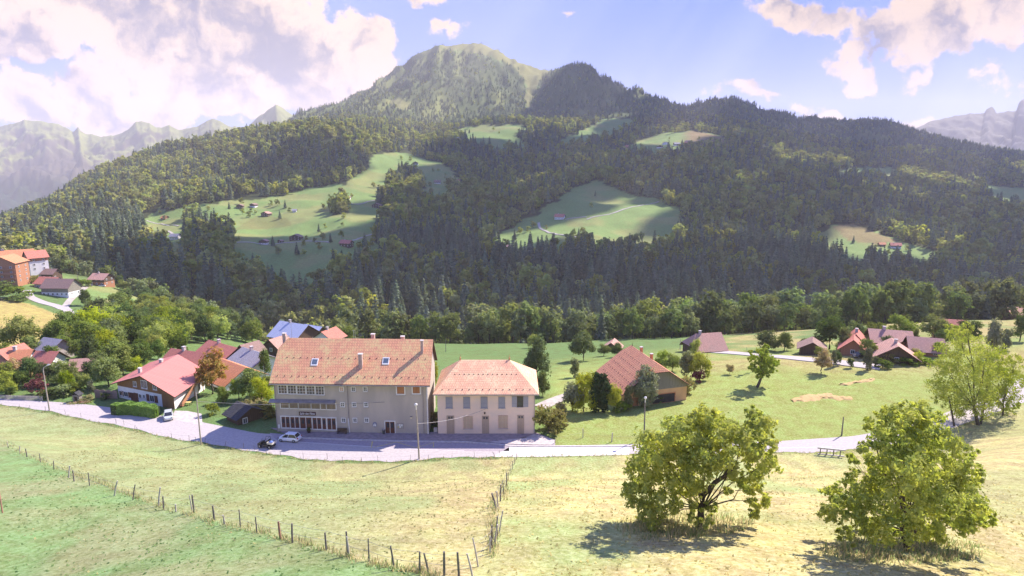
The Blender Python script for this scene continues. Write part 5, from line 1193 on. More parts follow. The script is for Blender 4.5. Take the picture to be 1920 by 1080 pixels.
# around the chalet and the sheds
for (k, px, py, h, lb_, w, Y) in (('o0', 400, 752, 82, 'autumn tree with reddish crown in front of the orange roof', .9, 131), ('m0', 470, 752, 58, 'leafy tree behind the black shed', 1.0, 128), ('y1', 492, 762, 52, 'yellowing tree against the left wall of the hall', .9, 124),
   ('y0', 448, 748, 40, 'yellow-green tree between grey roof and black shed', .9, 128), ('m2', 420, 762, 30, 'round bush-like tree right of the chalet stair', 1.0, 125), ('q0', 480, 795, 26, 'dry reddish shrub bank between shed and hall', 2.0, 120), ('b1', 400, 802, 22, 'green bush left of the black shed', 1.0, 118),
   ('b2', 455, 802, 12, 'low bush at the right foot of the black shed', 1.4, 117), ('q1', 505, 806, 20, 'dry brush at the left corner of the hall', 1.6, 117), ('d3', 335, 665, 40, 'dark tree behind the chalet wings', 1.1, 175), ('y1', 290, 668, 36, 'orange-tinged tree left of the chalet chimney', 1, 168),
   ('t1', 497, 700, 52, 'dark tree near the tiny garden hut', .8, 150), ('b0', 470, 706, 18, 'garden bush below the grey roof', 1.6, 145), ('m1', 500, 735, 36, 'bushy tree at the hall left corner', 1, 132), ('o1', 470, 722, 20, 'orange garden bush right of the orange roof', 1.2, 138)):
    plant(k, px, py, h, lb_, w, Y=Y, name='bush' if k[0] in 'bqu' else 'broadleaf_tree', cat='bush' if k[0] in 'bqu' else 'tree')
for (k, px, py, h, lb_, w) in (('b0', 95, 746, 20, 'dark clipped round bush right of the left lamp', 1.3), ('b1', 118, 744, 24, 'bigger round garden bush by the road', 1.25), ('b2', 143, 738, 22, 'blue-green round bush behind the garden hut', 1.1), ('y0', 128, 735, 40, 'orange-tipped young tree in the left garden', .8),
   ('u0', 70, 741, 34, 'purple leaved ornamental bush by the left fence', .9), ('o1', 54, 715, 26, 'orange berry bush among the left trees', 1), ('s0', 172, 742, 28, 'wispy grey shrub in the garden left of the chalet', .9), ('y1', 12, 738, 40, 'yellow-green tree at the left frame edge by the road', 1), ('o0', 25, 712, 40, 'pinkish flowering tree at the left edge', 1), ('b2', 200, 748, 12, 'low bush before the panel fence', 1.4), ('q1', 162, 752, 10, 'flowering shrubs beside the garden hut', 2.0), ('d0', 60, 720, 50, 'dark garden tree behind the purple bush', .9), ('u1', 43, 705, 30, 'red leaved bush by the orange roof', .9)):
    plant(k, px, py, h, lb_, w, name='bush' if k[0] in 'bqu' else 'broadleaf_tree', cat='bush' if k[0] in 'bqu' else 'tree')
for i, (k, px, py, h, lb_, w) in enumerate((('m0', 8, 722, 42, 'broad tree hiding the red roof at the left edge', 1.2), ('d1', 33, 728, 38, 'dark tree in front of the low orange roof', 1.0), ('m2', 62, 712, 34, 'green tree between the orange and bright red roofs', 1.1), ('d3', 90, 722, 42, 'dark tree just below the bright red roof', 1.0),
   ('y1', 112, 722, 44, 'light green tree left of the dull red cottage', 1.0), ('m1', 134, 716, 40, 'tree touching the left end of the dull red cottage', .9), ('y0', 158, 726, 26, 'orange-green shrub tree right in front of the dull red cottage', 1.2), ('m3', 184, 716, 52, 'tall round tree right of the dull red cottage', 1.0),
   ('m0', 205, 726, 56, 'big leafy tree by the left eave of the chalet', 1.1), ('t0', 172, 690, 60, 'tall dark tree behind the dull red cottage', 1.0), ('m2', 232, 704, 52, 'leafy tree rising behind the chalet left slope', 1.1), ('d2', 262, 690, 48, 'dark tree above the chalet ridge', 1.1), ('y1', 255, 700, 30, 'yellowish tree just over the chalet ridge', 1.0),
   ('y0', 332, 566, 24, 'bright tree in front of the sunken grey roof', 1.2), ('m1', 362, 588, 28, 'green tree right of the sunken grey roof', 1.2), ('d0', 20, 745, 20, 'low dark tree at the road edge far left', 1.2))):
    plant(k, px, py, h, lb_, w)
# left woodland: a belt of trees between the chalet gardens and the village
WA = [(-40,655),(30,662),(75,668),(120,655),(165,628),(210,606),(250,592),(300,575),(330,562),(420,565),(520,600),(640,635),(660,650),(500,655),(440,640),(330,650),(310,668),(240,702),(205,736),(185,738),(150,732),(110,742),(30,742),(-40,742)]
HOLES = [[(130,688),(182,688),(182,722),(130,722)], [(0,675),(100,675),(100,712),(0,712)], [(480,620),(625,620),(625,665),(480,665)]]
rng = np.random.default_rng(321); y = rng.uniform(150, 430, 30000); a = rng.uniform(-.8, 0, 30000); x = a*(y+YOFF); z = H(x, y); px, py = proj(x, y, z)
ok = inpoly(px, py, WA)
for h_ in HOLES: ok &= ~inpoly(px, py, h_)
pts = []
for X_, Y_, Z_, p_, q_ in zip(x[ok], y[ok], z[ok], px[ok], py[ok]):
    sp_ = 6.2 if Y_ < 260 else 8.0
    if all((X_-b[0])**2+(Y_-b[1])**2 > sp_**2 for b in pts): pts.append((X_, Y_, Z_, p_, q_))
pts_all = sorted(pts, key=lambda b: b[1]); pts = pts_all[:130]; print('left wood', len(pts))
KINDS = ['m0', 'm1', 'm2', 'm3', 'm0', 'm2', 'y0', 'y1', 'd0', 'd2', 't0', 't1', 'c0', 'd3', 'y0', 'm1']
WN = {'m': 'mid-green', 'y': 'yellow-green', 'd': 'dark green', 't': 'tall dark green', 'c': 'dark pointed'}
# the rest of this wood, farther up the slope, as one mass
rest = pts_all[130:]; wm_ = bpy.data.meshes.new('woodland'); wm_.vertices.add(len(rest)); wm_.vertices.foreach_set('co', np.array([q[:3] for q in rest], np.float32).ravel())
for nm, tp, val in (('kindidx', 'INT', rng.integers(9, 13, len(rest)).astype(np.int32)), ('scl', 'FLOAT', rng.uniform(.5, .85, len(rest)).astype(np.float32)), ('rot', 'FLOAT', (rng.random(len(rest))*6.28).astype(np.float32))):
    a_ = wm_.attributes.new(nm, tp, 'POINT'); a_.data.foreach_set('value', val)
wo2 = tag(link('woodland', wm_), 'leafy wood climbing the slope below the left village', 'wood', kind='stuff'); wo2.modifiers.new('forest', 'NODES').node_group = ng
for X_, Y_, Z_, p_, q_ in pts:
    k = KINDS[rng.integers(0, len(KINDS))]; f = fbm(X_/40, Y_/40, 2, 5)
    tm, cm, h = PROTO[k]; hh = rng.uniform(8.5, 14)*(1+.15*f)*(1.15 if k[0] in 'tc' else 1)*(.55 if Y_ < 165 else .8 if Y_ < 190 else 1)
    w = 'by the curved village lane' if p_ < 190 and q_ < 640 else 'at the left edge above the low roofs' if p_ < 120 else 'directly behind the chalet' if p_ < 330 and q_ > 625 else 'on the slope between chalet and village field' if p_ < 330 else 'in the belt right of the chalet roofs' if p_ < 480 else 'just left of and behind the blue-grey roofs'
    nm = 'conifer_tree' if k[0] == 'c' else 'broadleaf_tree'
    e = empty(nm, (X_, Y_, Z_-.1), f"{WN[k[0]]} {'conifer' if k[0] == 'c' else 'tree'} {w}", 'tree', f"{WN[k[0]]} trees {w}", rng.random()*6.28); s = hh/h; e.scale = (s*1.05, s*1.05, s)
    link('trunk', tm, e); link('crown', cm, e)
# scattered trees on village lawns and on the far meadows
for (k, px, py, h, lb_, w) in (('d0', 161, 574, 30, 'dark bush-like tree on the lawn below the lane fork', .9), ('m1', 231, 545, 20, 'rounded bush on the hilltop field right of the village', 1.3), ('b0', 146, 538, 16, 'bush between barn and wooden chalet', 1.2), ('b1', 160, 538, 14, 'dark hedge bush left of the wooden chalet', 1.6),
   ('b2', 30, 560, 22, 'large bush below the apartment chalets', 1.8), ('b0', 10, 545, 18, 'bush under the front apartment chalet', 2), ('m2', 45, 530, 24, 'tree between apartments and lane', 1.1), ('b1', 41, 566, 16, 'dark shrub beside the lane bend', 1.5), ('q0', 60, 530, 14, 'yellowish shrub by the lane', 1.6)):
    plant(k, px, py, h, lb_, w, name='bush' if k[0] in 'bq' else 'broadleaf_tree', cat='bush' if k[0] in 'bq' else 'tree')
FT = [(430,392),(300,402),(309,412),(345,412),(480,402),(508,386),(520,386),(535,390),(543,398),(525,410),(466,408),(455,402),(606,392),(645,410),(642,425),(610,428),(598,435),(605,450),(620,455),(640,446),(575,450),(590,455),(570,462),(598,468),(522,478),(557,478),(570,480),(512,462),(470,400),(660,372),(710,360),(675,470),(690,462),(698,462),(684,460),(728,330),(735,335),(752,300),(770,302),(800,300),(812,322),(822,322),(700,352),(1116,368),(1108,390),(1085,442),(1092,438),(1075,445),(1024,430),(1000,428),(990,435),(975,440),(965,450),(1140,262),(1150,248),(1310,262),(1255,262),(1230,285),(1640,470),(1665,480),(1700,470),(1600,455),(390,395),(425,448),(452,383),(835,330),(795,352),(806,350),(936,250),(925,245),(880,250),(955,268)]
for i, (px, py) in enumerate(FT):
    P = hit(px, py, 350); c = (i*7) % 9 in (0, 4); m = FARM[(i % 4) if c else 4+(i % 5)]
    o = link('spruce_tree' if c else 'broadleaf_tree', m); o.location = P; s = random.uniform(.4, .75); o.scale = (s*1.15, s*1.15, s); o.rotation_euler = (0, 0, i)
    w = 'on the big left hillside meadow' if px < 660 and py > 360 else 'near the long red hillside farm' if px < 860 else 'on the middle meadow' if py > 340 and px < 1200 else 'on a high meadow under the mountain' if px < 1400 else 'in the hazy right clearing'
    tag(o, f"lone {'dark spruce' if c else 'round tree'} {w}", 'tree', f"single {'spruces' if c else 'round trees'} {w}")
# ------------------------------------------------------------------ the foreground and roadside trees, shaped one by one
def lobed(name, label, bx, by, lobes, n, size, leaf, seed, depth=.75, trunk=.28, Y=None, up=.3, extra=()):
    P = hit(bx, by) if Y is None else Vector((*W_pY(bx, by, Y)[:2], hz(*W_pY(bx, by, Y)[:2]))); rng = np.random.default_rng(seed); d0 = P.y*CP+(ZC-P.z)*SP; k = d0/FPX
    e = empty(name, P, label, 'tree'); L = []
    cx = np.mean([l[0] for l in lobes]); hw = (max(l[0]+l[2] for l in lobes)-min(l[0]-l[2] for l in lobes))/2
    for (lx, ly, lr) in lobes:
        rr = lr*k*.88; room = math.sqrt(max(.05, 1-((lx-cx)/hw)**2))*hw*k*depth
        for s in ((-1, 1) if room > rr*.8 else (0,)):
            Yy = P.y + s*rng.uniform(.25, .95)*room if s else P.y+rng.normal()*.2*rr
            c = np.array(W_pY(lx, ly, Yy)); g = hz(c[0], c[1]); c = c-np.array(P); c[2] = max(c[2], g-P.z+rr*.5)
            L.append((c, np.array([rr, rr, rr*.9])))
    V, F = limbs_for((0, 0, 0), L[::3], trunk, rng, wander=.18, up=up)
    for pts_, rad in extra:
        v2, f2_ = tube([np.array(W_pY(a, b, P.y+o_))-np.array(P) for a, b, o_ in pts_], rad, 8); V, F = merge([(V, F), (v2, f2_)])
    link('trunk', npmesh('trunk', V, F, (M_BARK,), smooth=True), e)
    V, F = crown_cards(L, n, size, rng, shell=.6, droop=.8, asp=.5); link('crown', npmesh('crown', V, F, (leaf,)), e); return e
CL_N, CL_S = 26, .13
TA = [(1232,838,40),(1212,880,40),(1196,925,32),(1222,965,26),(1216,985,16),(1272,808,34),(1265,855,40),(1322,782,26),(1300,815,40),(1345,805,40),(1310,860,40),(1285,905,36),(1350,850,36),(1395,828,34),(1422,795,28),(1410,775,16),(1440,830,20),(1425,865,34),(1405,905,26),(1425,935,22),(1415,958,16),(1372,880,22),(1250,935,30),(1302,955,18),(1335,950,14),(1366,915,12),(1180,915,16),(1445,860,14),(1325,975,16),(1300,975,12)]
lobed('walnut_tree', 'wide drooping yellow-green tree with arched trunk in the centre foreground', 1312, 988, TA, 33000, .125, M_WAL, 1, trunk=.13, depth=.55, extra=[([(1312, 990, 0), (1314, 950, 0), (1322, 925, 0), (1340, 905, 0), (1358, 893, 0), (1375, 870, 0)], [.22, .19, .17, .15, .13, .09]), ([(1318, 935, 0), (1300, 900, .3), (1280, 870, .5)], [.14, .1, .05])])
TB = [(1668,775,20),(1645,800,22),(1690,780,26),(1735,775,30),(1725,800,34),(1655,830,28),(1700,830,42),(1760,830,36),(1620,835,16),(1600,860,14),(1650,875,34),(1705,885,44),(1765,880,40),(1800,875,30),(1610,905,26),(1570,925,24),(1560,960,22),(1590,950,28),(1640,930,38),(1700,940,44),(1760,935,40),(1810,925,34),(1835,955,28),(1850,975,16),(1790,975,30),(1740,985,34),(1680,990,34),(1630,980,30),(1585,1000,18),(1600,1012,12),(1660,1015,18),(1815,985,20),(1830,895,18),(1815,845,16)]
lobed('walnut_tree', 'tall bushy yellow-green tree in the lower right foreground, nearest tree', 1700, 1032, TB, 33000, .12, M_WAL, 2, trunk=.12, up=.25, extra=[([(1700, 1034, 0), (1698, 990, 0), (1694, 950, 0), (1690, 900, .1), (1698, 850, .1)], [.2, .16, .14, .11, .06]), ([(1696, 945, 0), (1665, 900, -.5), (1650, 870, -.9), (1642, 830, -1.1)], [.09, .06, .05, .02])])
TC = [(1800,628,22),(1785,655,24),(1825,650,26),(1850,672,22),(1770,690,24),(1805,690,34),(1845,700,28),(1760,722,22),(1785,735,28),(1825,740,34),(1855,735,24),(1800,765,22),(1840,765,22),(1765,750,14),(1780,615,12),(1815,617,14)]
lobed('roadside_tree', 'tall airy tree with forked grey trunk, left of the two by the right road', 1833, 797, TC, 24000, .16, M_YG, 3, trunk=.32, up=.35, extra=[([(1790, 803, -.6), (1784, 770, -.4), (1778, 740, 0)], [.2, .16, .1]), ([(1838, 798, .3), (1845, 760, .2), (1852, 720, .2)], [.22, .18, .1])])
TD = [(1870,662,20),(1890,690,26),(1905,712,22),(1870,720,24),(1895,740,20),(1862,745,18),(1905,675,12),(1885,765,16),(1905,760,10),(1862,690,18)]
lobed('roadside_tree', 'smaller airy tree at the right road, right of the forked one', 1880, 779, TD, 11000, .16, M_YG, 4, trunk=.18)
TE = [(1430,660,10),(1437,650,7),(1420,674,12),(1440,676,14),(1455,680,9),(1412,688,9),(1430,692,13),(1448,694,8),(1408,662,5),(1425,704,8),(1440,703,5)]
lobed('fruit_tree', 'bright leafy fruit tree with thick dark trunk on the right meadow', 1420, 727, TE, 7500, .22, M_YG, 5, trunk=.34, up=.45)
TF = [(1407,660,5),(1405,674,5),(1411,684,4)]
lobed('fruit_tree', 'thin bare-stemmed tree behind the bright fruit tree', 1411, 698, TF, 900, .17, M_YG, 6, trunk=.14)
# box hedge beside the chalet
def hedge():
    a = np.array(P0(221, 775)); b = np.array(P0(291, 781)); e = empty('hedge', ((a+b)/2), 'clipped bright green hedge in front of the chalet', 'hedge')
    rng = np.random.default_rng(8); n = 12000; t = rng.random(n); L = np.linalg.norm(b-a)+1.6; u = (t-.5)*L; side = rng.integers(0, 3, n); Wd, Hh = 1.9, 2.3
    v = np.where(side == 0, -Wd/2, np.where(side == 1, Wd/2, rng.uniform(-.5, .5, n)*Wd)); z = np.where(side == 2, Hh, rng.random(n)*Hh)
    bl = 1+.09*np.sin(u*1.5)+.05*rng.normal(size=n); en = np.sqrt(np.clip(1-(np.abs(u)/(L/2))**8, .02, 1)); v = v*bl*en; z = z*(.97+.06*np.sin(u*2.1))*(.8+.2*en)+.03*rng.normal(size=n)
    dv = (b-a)/np.linalg.norm(b-a); pv = np.array([-dv[1], dv[0], 0]); bow = -((u/(L/2))**2-.5)*-.9
    Cn = dv[None]*u[:, None]+pv[None]*(v-bow)[:, None]+np.array([0, 0, 1])[None]*z[:, None]
    O = np.where((side == 2)[:, None], [[0, 0, 1]], np.sign(v)[:, None]*pv[None]); V, F = cards(Cn, np.full(n, .16), O*1.2, .6, rng)
    link('foliage', npmesh('foliage', V, F, (M_LAUR,)), e)
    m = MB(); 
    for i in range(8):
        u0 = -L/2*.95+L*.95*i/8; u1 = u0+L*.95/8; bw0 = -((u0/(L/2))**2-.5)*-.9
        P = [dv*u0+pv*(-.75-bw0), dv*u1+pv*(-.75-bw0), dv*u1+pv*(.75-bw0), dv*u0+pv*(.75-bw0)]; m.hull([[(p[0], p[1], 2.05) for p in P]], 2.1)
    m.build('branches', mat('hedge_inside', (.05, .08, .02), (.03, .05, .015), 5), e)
hedge()
# grass: tufts on the near slope
def tufts():
    rng = np.random.default_rng(77); n = 60000; y = 22+rng.random(n)**.8*108; a = rng.uniform(-.52, .52, n); x = a*(y+YOFF); nr = np.interp(a, AG, LY[5]); z = H(x, y); px, py = proj(x, y, z)
    dens = .35+.65*sst(fbm(x/4, y/4, 3, 55), -.25, .35); ok = (y < nr-.3) & (px > -40) & (px < 1960) & (py < 1110) & (rng.random(n) < dens)
    x, y, z, px, py = x[ok], y[ok], z[ok], px[ok], py[ok]; n = len(x); print('tufts', n)
    hgt = .03+.08*rng.random(n)**2+.08*(px > 900)*rng.random(n)**2; ang = rng.random(n)*6.28; wd = .05+.05*rng.random(n); ln = rng.normal(size=(n, 2))*.06
    V = np.zeros((n, 4, 3)); dx = np.cos(ang)*wd; dy = np.sin(ang)*wd
    V[:, 0] = np.stack([x-dx, y-dy, z-.02], 1); V[:, 1] = np.stack([x+dx, y+dy, z-.02], 1); V[:, 2] = np.stack([x+dx*.6+ln[:, 0], y+dy*.6+ln[:, 1], z+hgt], 1); V[:, 3] = np.stack([x-dx*.9+ln[:, 0], y-dy*.9+ln[:, 1], z+hgt*.8], 1)
    me = npmesh('grass', V.reshape(-1, 3), np.arange(4*n).reshape(-1, 4))
    inF = inpoly(px, py, FIELD); lf = (px < 890) & ~inF; r = rng.random(n); nn = fbm(x/5, y/5, 3, 60)
    Cc = np.where(lf[:, None], np.array([[.19, .28, .11]]), np.where(inF[:, None], [[.32, .32, .15]], [[.46, .40, .18]]))
    dry = (rng.random(n) < np.where(lf, .15, .4)+nn*.4)[:, None]; Cc = np.where(dry, [[.46, .42, .21]], Cc)
    Cc = Cc*(1.15+.25*r)[:, None]; setattr_col(me, 'Col', np.repeat(Cc, 4, 0))
    m, T = newmat('grass_blades'); at = T.n('ShaderNodeAttribute', attribute_name='Col'); d = T.n('ShaderNodeBsdfDiffuse'); T.put(d.inputs[0], at.outputs['Color']); t = T.n('ShaderNodeBsdfTranslucent'); T.put(t.inputs[0], at.outputs['Color'])
    x_ = T.n('ShaderNodeMixShader'); x_.inputs[0].default_value = .6; T.nt.links.new(d.outputs[0], x_.inputs[1]); T.nt.links.new(t.outputs[0], x_.inputs[2]); outp(T, x_.outputs[0]); me.materials.append(m)
    tag(link('grass', me), 'short green and straw-coloured grass growing over the near slope', 'grass', kind='stuff')
tufts()
# taller weeds under the foreground trees, along the fences and road edge
def weeds():
    rng = np.random.default_rng(78); X = []; 
    def blob(px, py, rx, ry, n):
        for _ in range(n):
            a, r = rng.random()*6.28, math.sqrt(rng.random()); X.append((px+rx*r*math.cos(a), py+ry*r*math.sin(a)))
    blob(1300, 985, 110, 22, 380); blob(1700, 1035, 160, 24, 380); blob(925, 990, 10, 60, 90); blob(945, 900, 8, 40, 60); blob(1690, 850, 60, 8, 100); blob(1250, 990, 100, 26, 150)
    for i in range(900): t = rng.random(); p = -20+1900*t; X.append((p, interp_py(p, RN)+rng.uniform(1, 5)))
    for i in range(380): t = rng.random()*820; X.append((t, float(np.interp(t, [0, 80, 190, 300, 400, 545, 690, 820], [830, 868, 909, 950, 980, 1015, 1058, 1082]))+rng.normal()*3))
    V = []; C_ = []
    HX = hits_near([q[0] for q in X], [min(q[1], 1100) for q in X])
    for (px, py), P in zip(X, HX):
        h = rng.uniform(.12, .4)
        for q in range(5):
            an = rng.random()*6.28; w = .03; b = P+Vector((rng.normal()*.12, rng.normal()*.12, -.02)); l = Vector((math.cos(an), math.sin(an), 0))*h*.4; s = Vector((-math.sin(an), math.cos(an), 0))*w
            V += [b-s, b+s, b+l+s*.5+Vector((0, 0, h)), b+l-s*.5+Vector((0, 0, h*.95))]; c = (.56, .48, .26) if rng.random() < .6 else (.28, .36, .14); C_ += [c]*4
    me = npmesh('weeds', np.array([tuple(v) for v in V]), np.arange(len(V)).reshape(-1, 4)); setattr_col(me, 'Col', np.array(C_)); me.materials.append(bpy.data.materials['grass_blades'])
    tag(link('weeds', me), 'tall dry weeds and long grass under the near trees and along the fences', 'weeds', kind='stuff')
weeds()
# ------------------------------------------------------------------ fences, lamps and poles
M_POST = mat('weathered_post', (.22, .19, .18), (.13, .115, .11), 8, .9); M_POSTP = mat('pale_post', (.52, .47, .44), (.4, .36, .34), 6, .9); M_WIRE = mat('fence_wire', (.25, .24, .25), (.2, .19, .2), 2, .5)
M_CONCP = mat('lamp_concrete', (.42, .36, .30), (.33, .29, .25), 3, .85); M_RUST = mat('rusty_post', (.40, .20, .15), (.3, .15, .12), 5, .9)
def wire_fence(label, pts, h=1.2, wires=(.5, .95), r=.05, seed=1, heights=None, group=None):
    rng = np.random.default_rng(seed); G = [hit(*p[:2]) for p in pts]; e = empty('wire_fence', G[0], label, 'fence', group); tops = []
    for i, (p, g) in enumerate(zip(pts, G)):
        k = p[2] if len(p) > 2 else 0; hh = h*rng.uniform(.85, 1.1)*(p[3] if len(p) > 3 else 1); ln = Vector((rng.normal()*.05, rng.normal()*.04, 0)) + (Vector((p[4], 0, 0)) if len(p) > 4 else Vector((0, 0, 0)))
        rr = r*rng.uniform(.7, 1.25); b = g-G[0]; m = MB().tube([b-Vector((0, 0, .3)), b+Vector((0, 0, hh*.5))+ln*.5, b+Vector((0, 0, hh))+ln], [rr, rr, rr*.85], 6)
        m.build('post', (M_POST, M_POSTP, M_RUST)[k], e); tops.append((b, ln, hh))
    for f in wires:
        P = []
        for i in range(len(tops)):
            b, l, hh = tops[i]; q = b+Vector((0, 0, h*f))+l*f; P.append(q)
            if i < len(tops)-1: b2, l2, _ = tops[i+1]; q2 = b2+Vector((0, 0, h*f))+l2*f; P.append((q+q2)/2-Vector((0, 0, .04)))
        V, F = tube(P, [.009]*len(P), 3); link('wire', npmesh('wire', V, F, (M_WIRE,)), e)
    return e
wire_fence('long wire fence on weathered posts running from the left edge down to the bottom centre', [(0,829),(16,840,1),(37,853,1),(51,857),(76,867),(101,880),(128,896,1,1,.25),(139,903,0,1.15),(168,911),(213,930,1,1.15,.5),(248,938,0,1.2,.4),(296,949,1,1.3,.35),(307,956),(330,960,1,.6),(361,961,1,1.25),(364,961,0,1.2),(402,975),(422,983,1,.6),(451,989),(482,999),(526,1011,2),(548,1018),(612,1032),(652,1042,0,1.15),(655,1043,1,1.05),(692,1053,0,1.1),(740,1068,0,1.1,-.2),(787,1075),(805,1076,0,1,-.3),(833,1079),(861,1080),(888,1083,1,1.1,-.35)], h=1.25, r=.055, seed=3)
wire_fence('fence of leaning grey posts climbing from bottom centre up to the road', [(898,1063,1,1.1,-.3),(919,1038,1,.8),(922,1028),(926,1025,1,1.1,.2),(931,1010),(935,1000,1,1.1,.3),(932,955,0,1,-.3),(934,950,1),(938,940),(944,928),(950,912),(953,900),(958,890),(961,880),(965,870),(968,862)], h=1.35, r=.06, seed=4)
FR_ = [(0,760),(37,765),(56,768),(85,771),(123,777),(152,783),(218,795),(233,798),(252,806,0,1,.3),(258,811),(322,822),(355,826),(367,828),(384,831,0,1,.25),(421,838,0,1,.3),(457,841),(477,844),(500,853),(526,856),(569,860),(614,861),(642,867),(678,867),(709,866),(770,864),(804,864),(847,859),(891,858,0,1,-.2),(929,857,0,1.1,-.45),(936,856),(962,856,0,1,-.3)]
wire_fence('low wire fence with thin posts along the near edge of the road', FR_, h=1.05, r=.035, seed=5, wires=(.8,))
wire_fence('meadow fence with two white posts on the grass right of the pale house', [(1040,832,1,.6),(1093,821,1,1.1),(1147,829,1,1.15),(1270,826,0,.8)], h=1.5, r=.09, seed=6, wires=(.7,))
wire_fence('thin rail fence on the near side of the far road', [(1335,656),(1365,657),(1400,657),(1440,658),(1475,659)], h=1.1, r=.05, seed=7, wires=(.4, .9))
def picket(label, x0, y0, x1, y1, n, m, h=1.0):
    a, b = hit(x0, y0), hit(x1, y1); e = empty('picket_fence', a, label, 'fence'); k = MB()
    for i in range(n): c = a.lerp(b, i/(n-1))-a; c.z = hz(a.x+c.x, a.y+c.y)-a.z; k.box((c.x-.05, c.y-.02, c.z-.1), (c.x+.05, c.y+.02, c.z+h))
    k.build('pickets', m, e); d = b-a; MB().tube([(0, .03, h*.7), (d.x, d.y+.03, d.z+h*.7)], [.04, .04], 4).build('rail', m, e)
picket('pale picket fence beside the road at the far left', 2, 749, 80, 751, 46, M_POSTP)
def lamp_post(px, py, top, label, kind='globe', head=None, lean=0, m=M_CONCP, Y=None):
    g = hit(px, py) if Y is None else Vector((*W_pY(px, py, Y)[:2], hz(*W_pY(px, py, Y)[:2]))); d = g.y*CP+(ZC-g.z)*SP; h = (py-top)*d/FPX/CP; e = empty('street_lamp' if kind != 'pole' else 'utility_pole', g, label, 'street lamp' if kind != 'pole' else 'pole')
    if kind == 'globe':
        MB().tube([(0, 0, -.3), (lean*.6, 0, h*.6), (lean, 0, h-1.2)], [.15, .12, .09], 8).build('post', m, e); MB().tube([(lean, 0, h-1.2), (lean, -.15, h-.35)], [.07, .06], 6).build('arm', M_WHITE, e)
        MB().lathe((lean, -.18, h-.45), [(.02, -.08), (.2, .02), (.27, .2), (.22, .4), (.05, .48)], 10).build('lamp_head', M_WHITE, e, smooth=True)
    elif kind == 'arm':
        MB().tube([(0, 0, -.3), (-.1, 0, h*.5), (-.12, 0, h-1)], [.14, .11, .09], 8).build('post', m, e); MB().tube([(-.12, 0, h-1), (.1, 0, h-.45), (.9, 0, h-.02)], [.07, .06, .05], 6).build('arm', M_CONC, e)
        b = MB().tube([(.8, 0, h-.05), (1.15, 0, h+.1), (1.5, 0, h+.2)], [.1, .19, .07], 8); b.build('lamp_head', M_WHITE, e)
    else:
        MB().tube([(0, 0, -.3), (0, 0, h)], [.14, .09], 8).build('post', m, e)
        if head: MB().box((-.6, -.06, h-.5), (.6, .06, h-.38)).build('crossarm', m, e)
    return e
lamp_post(93, 770, 683, 'street lamp with a curved arm at the far left of the road', 'arm')
lamp_post(786, 861, 752, 'street lamp with round white head standing before the hall', 'globe', lean=-.25)
lamp_post(1207, 838, 756, 'dark street lamp right of centre beyond the road', 'globe', lean=-.1, m=M_POST, Y=106.5)
lamp_post(377, 833, 732, 'tall wooden pole beside the road in front of the black shed', 'pole', m=M_CONCP)
lamp_post(663, 632, 600, 'left stem of the double pole behind the hall', 'pole', head=1, m=M_POSTP, Y=290)
lamp_post(666, 632, 600, 'right stem of the double pole behind the hall', 'pole', m=M_POSTP, Y=291)
lamp_post(1275, 655, 636, 'pale concrete pole left of the pinkish brown roof', 'pole', m=M_POSTP)
lamp_post(424, 566, 547, 'double topped power pole in the wood right of the village', 'pole', head=1, m=M_POSTP, Y=330)
lamp_post(149, 545, 505, 'thin pole on the lawn between the two small chalets', 'pole', m=M_POST)
lamp_post(836, 660, 634, 'short pole in the green meadow behind the pale house', 'pole', m=M_POST)
lamp_post(1578, 817, 781, 'thin dark marker pole on the right meadow by the road', 'pole', m=M_POST)
lamp_post(74, 483, 470, 'lamp pole by the car park above the village', 'pole', m=M_POSTP)
# power line behind the hall
def cable(label, pts):
    P = []
    for i in range(len(pts)-1):
        a, b = Vector(pts[i]), Vector(pts[i+1])
        for k in range(12): t = k/12; q = a.lerp(b, t); q.z -= 4*t*(1-t)*.6; P.append(q)
    P.append(Vector(pts[-1])); V, F = tube(P, [.03]*len(P), 3); tag(link('power_cable', npmesh('power_cable', V, F, (M_WIRE,))), label, 'cable')
# low frame at the left edge, rail on the road, street furniture
def goal():
    g = hit(5, 962); e = empty('timber_frame', g, 'orange-brown timber frame cut by the left edge on the grass', 'frame'); k = (g.y*CP+(ZC-g.z)*SP)/FPX
    MB().box((-.035, -.035, -.1), (.035, .035, 54*k)).build('post', M_RUST, e); MB().box((-1.6, -.03, 53*k-.06), (.06, .03, 53*k)).build('rail', M_WOODO, e); MB().tube([(.0, 0, 50*k), (-.75, 0, 32*k)], [.035, .035], 4).build('brace', M_WOODO, e)
    MB().box((-1.6, -.035, -.1), (-1.53, .035, 53*k)).build('post', M_RUST, e)
goal()
def guard():
    a, b = Vector(P0(1533, 851)), Vector(P0(1583, 856)); e = empty('bridge_rail', a, 'short concrete and metal barrier at the near edge of the right road', 'barrier'); d = b-a
    u = Vector((d.x, d.y, 0)).normalized()
    fr = Frame(a, (u.x, u.y), (-u.y, u.x)); L = d.length
    MB().box((0, -.12, -.6), (L, .12, .1)).build('beam', M_CONC, e, fr); MB().box((-.1, -.1, 1.0), (L+.1, .1, 1.25)).build('rail', mat('galvanised', (.5, .48, .48), (.4, .38, .38), 2, .5), e, fr)
    for i in range(4): x = L*(i+.3)/4; MB().box((x, -.08, .1), (x+.14, .08, 1.0)).build('post', M_POST, e, fr)
guard()
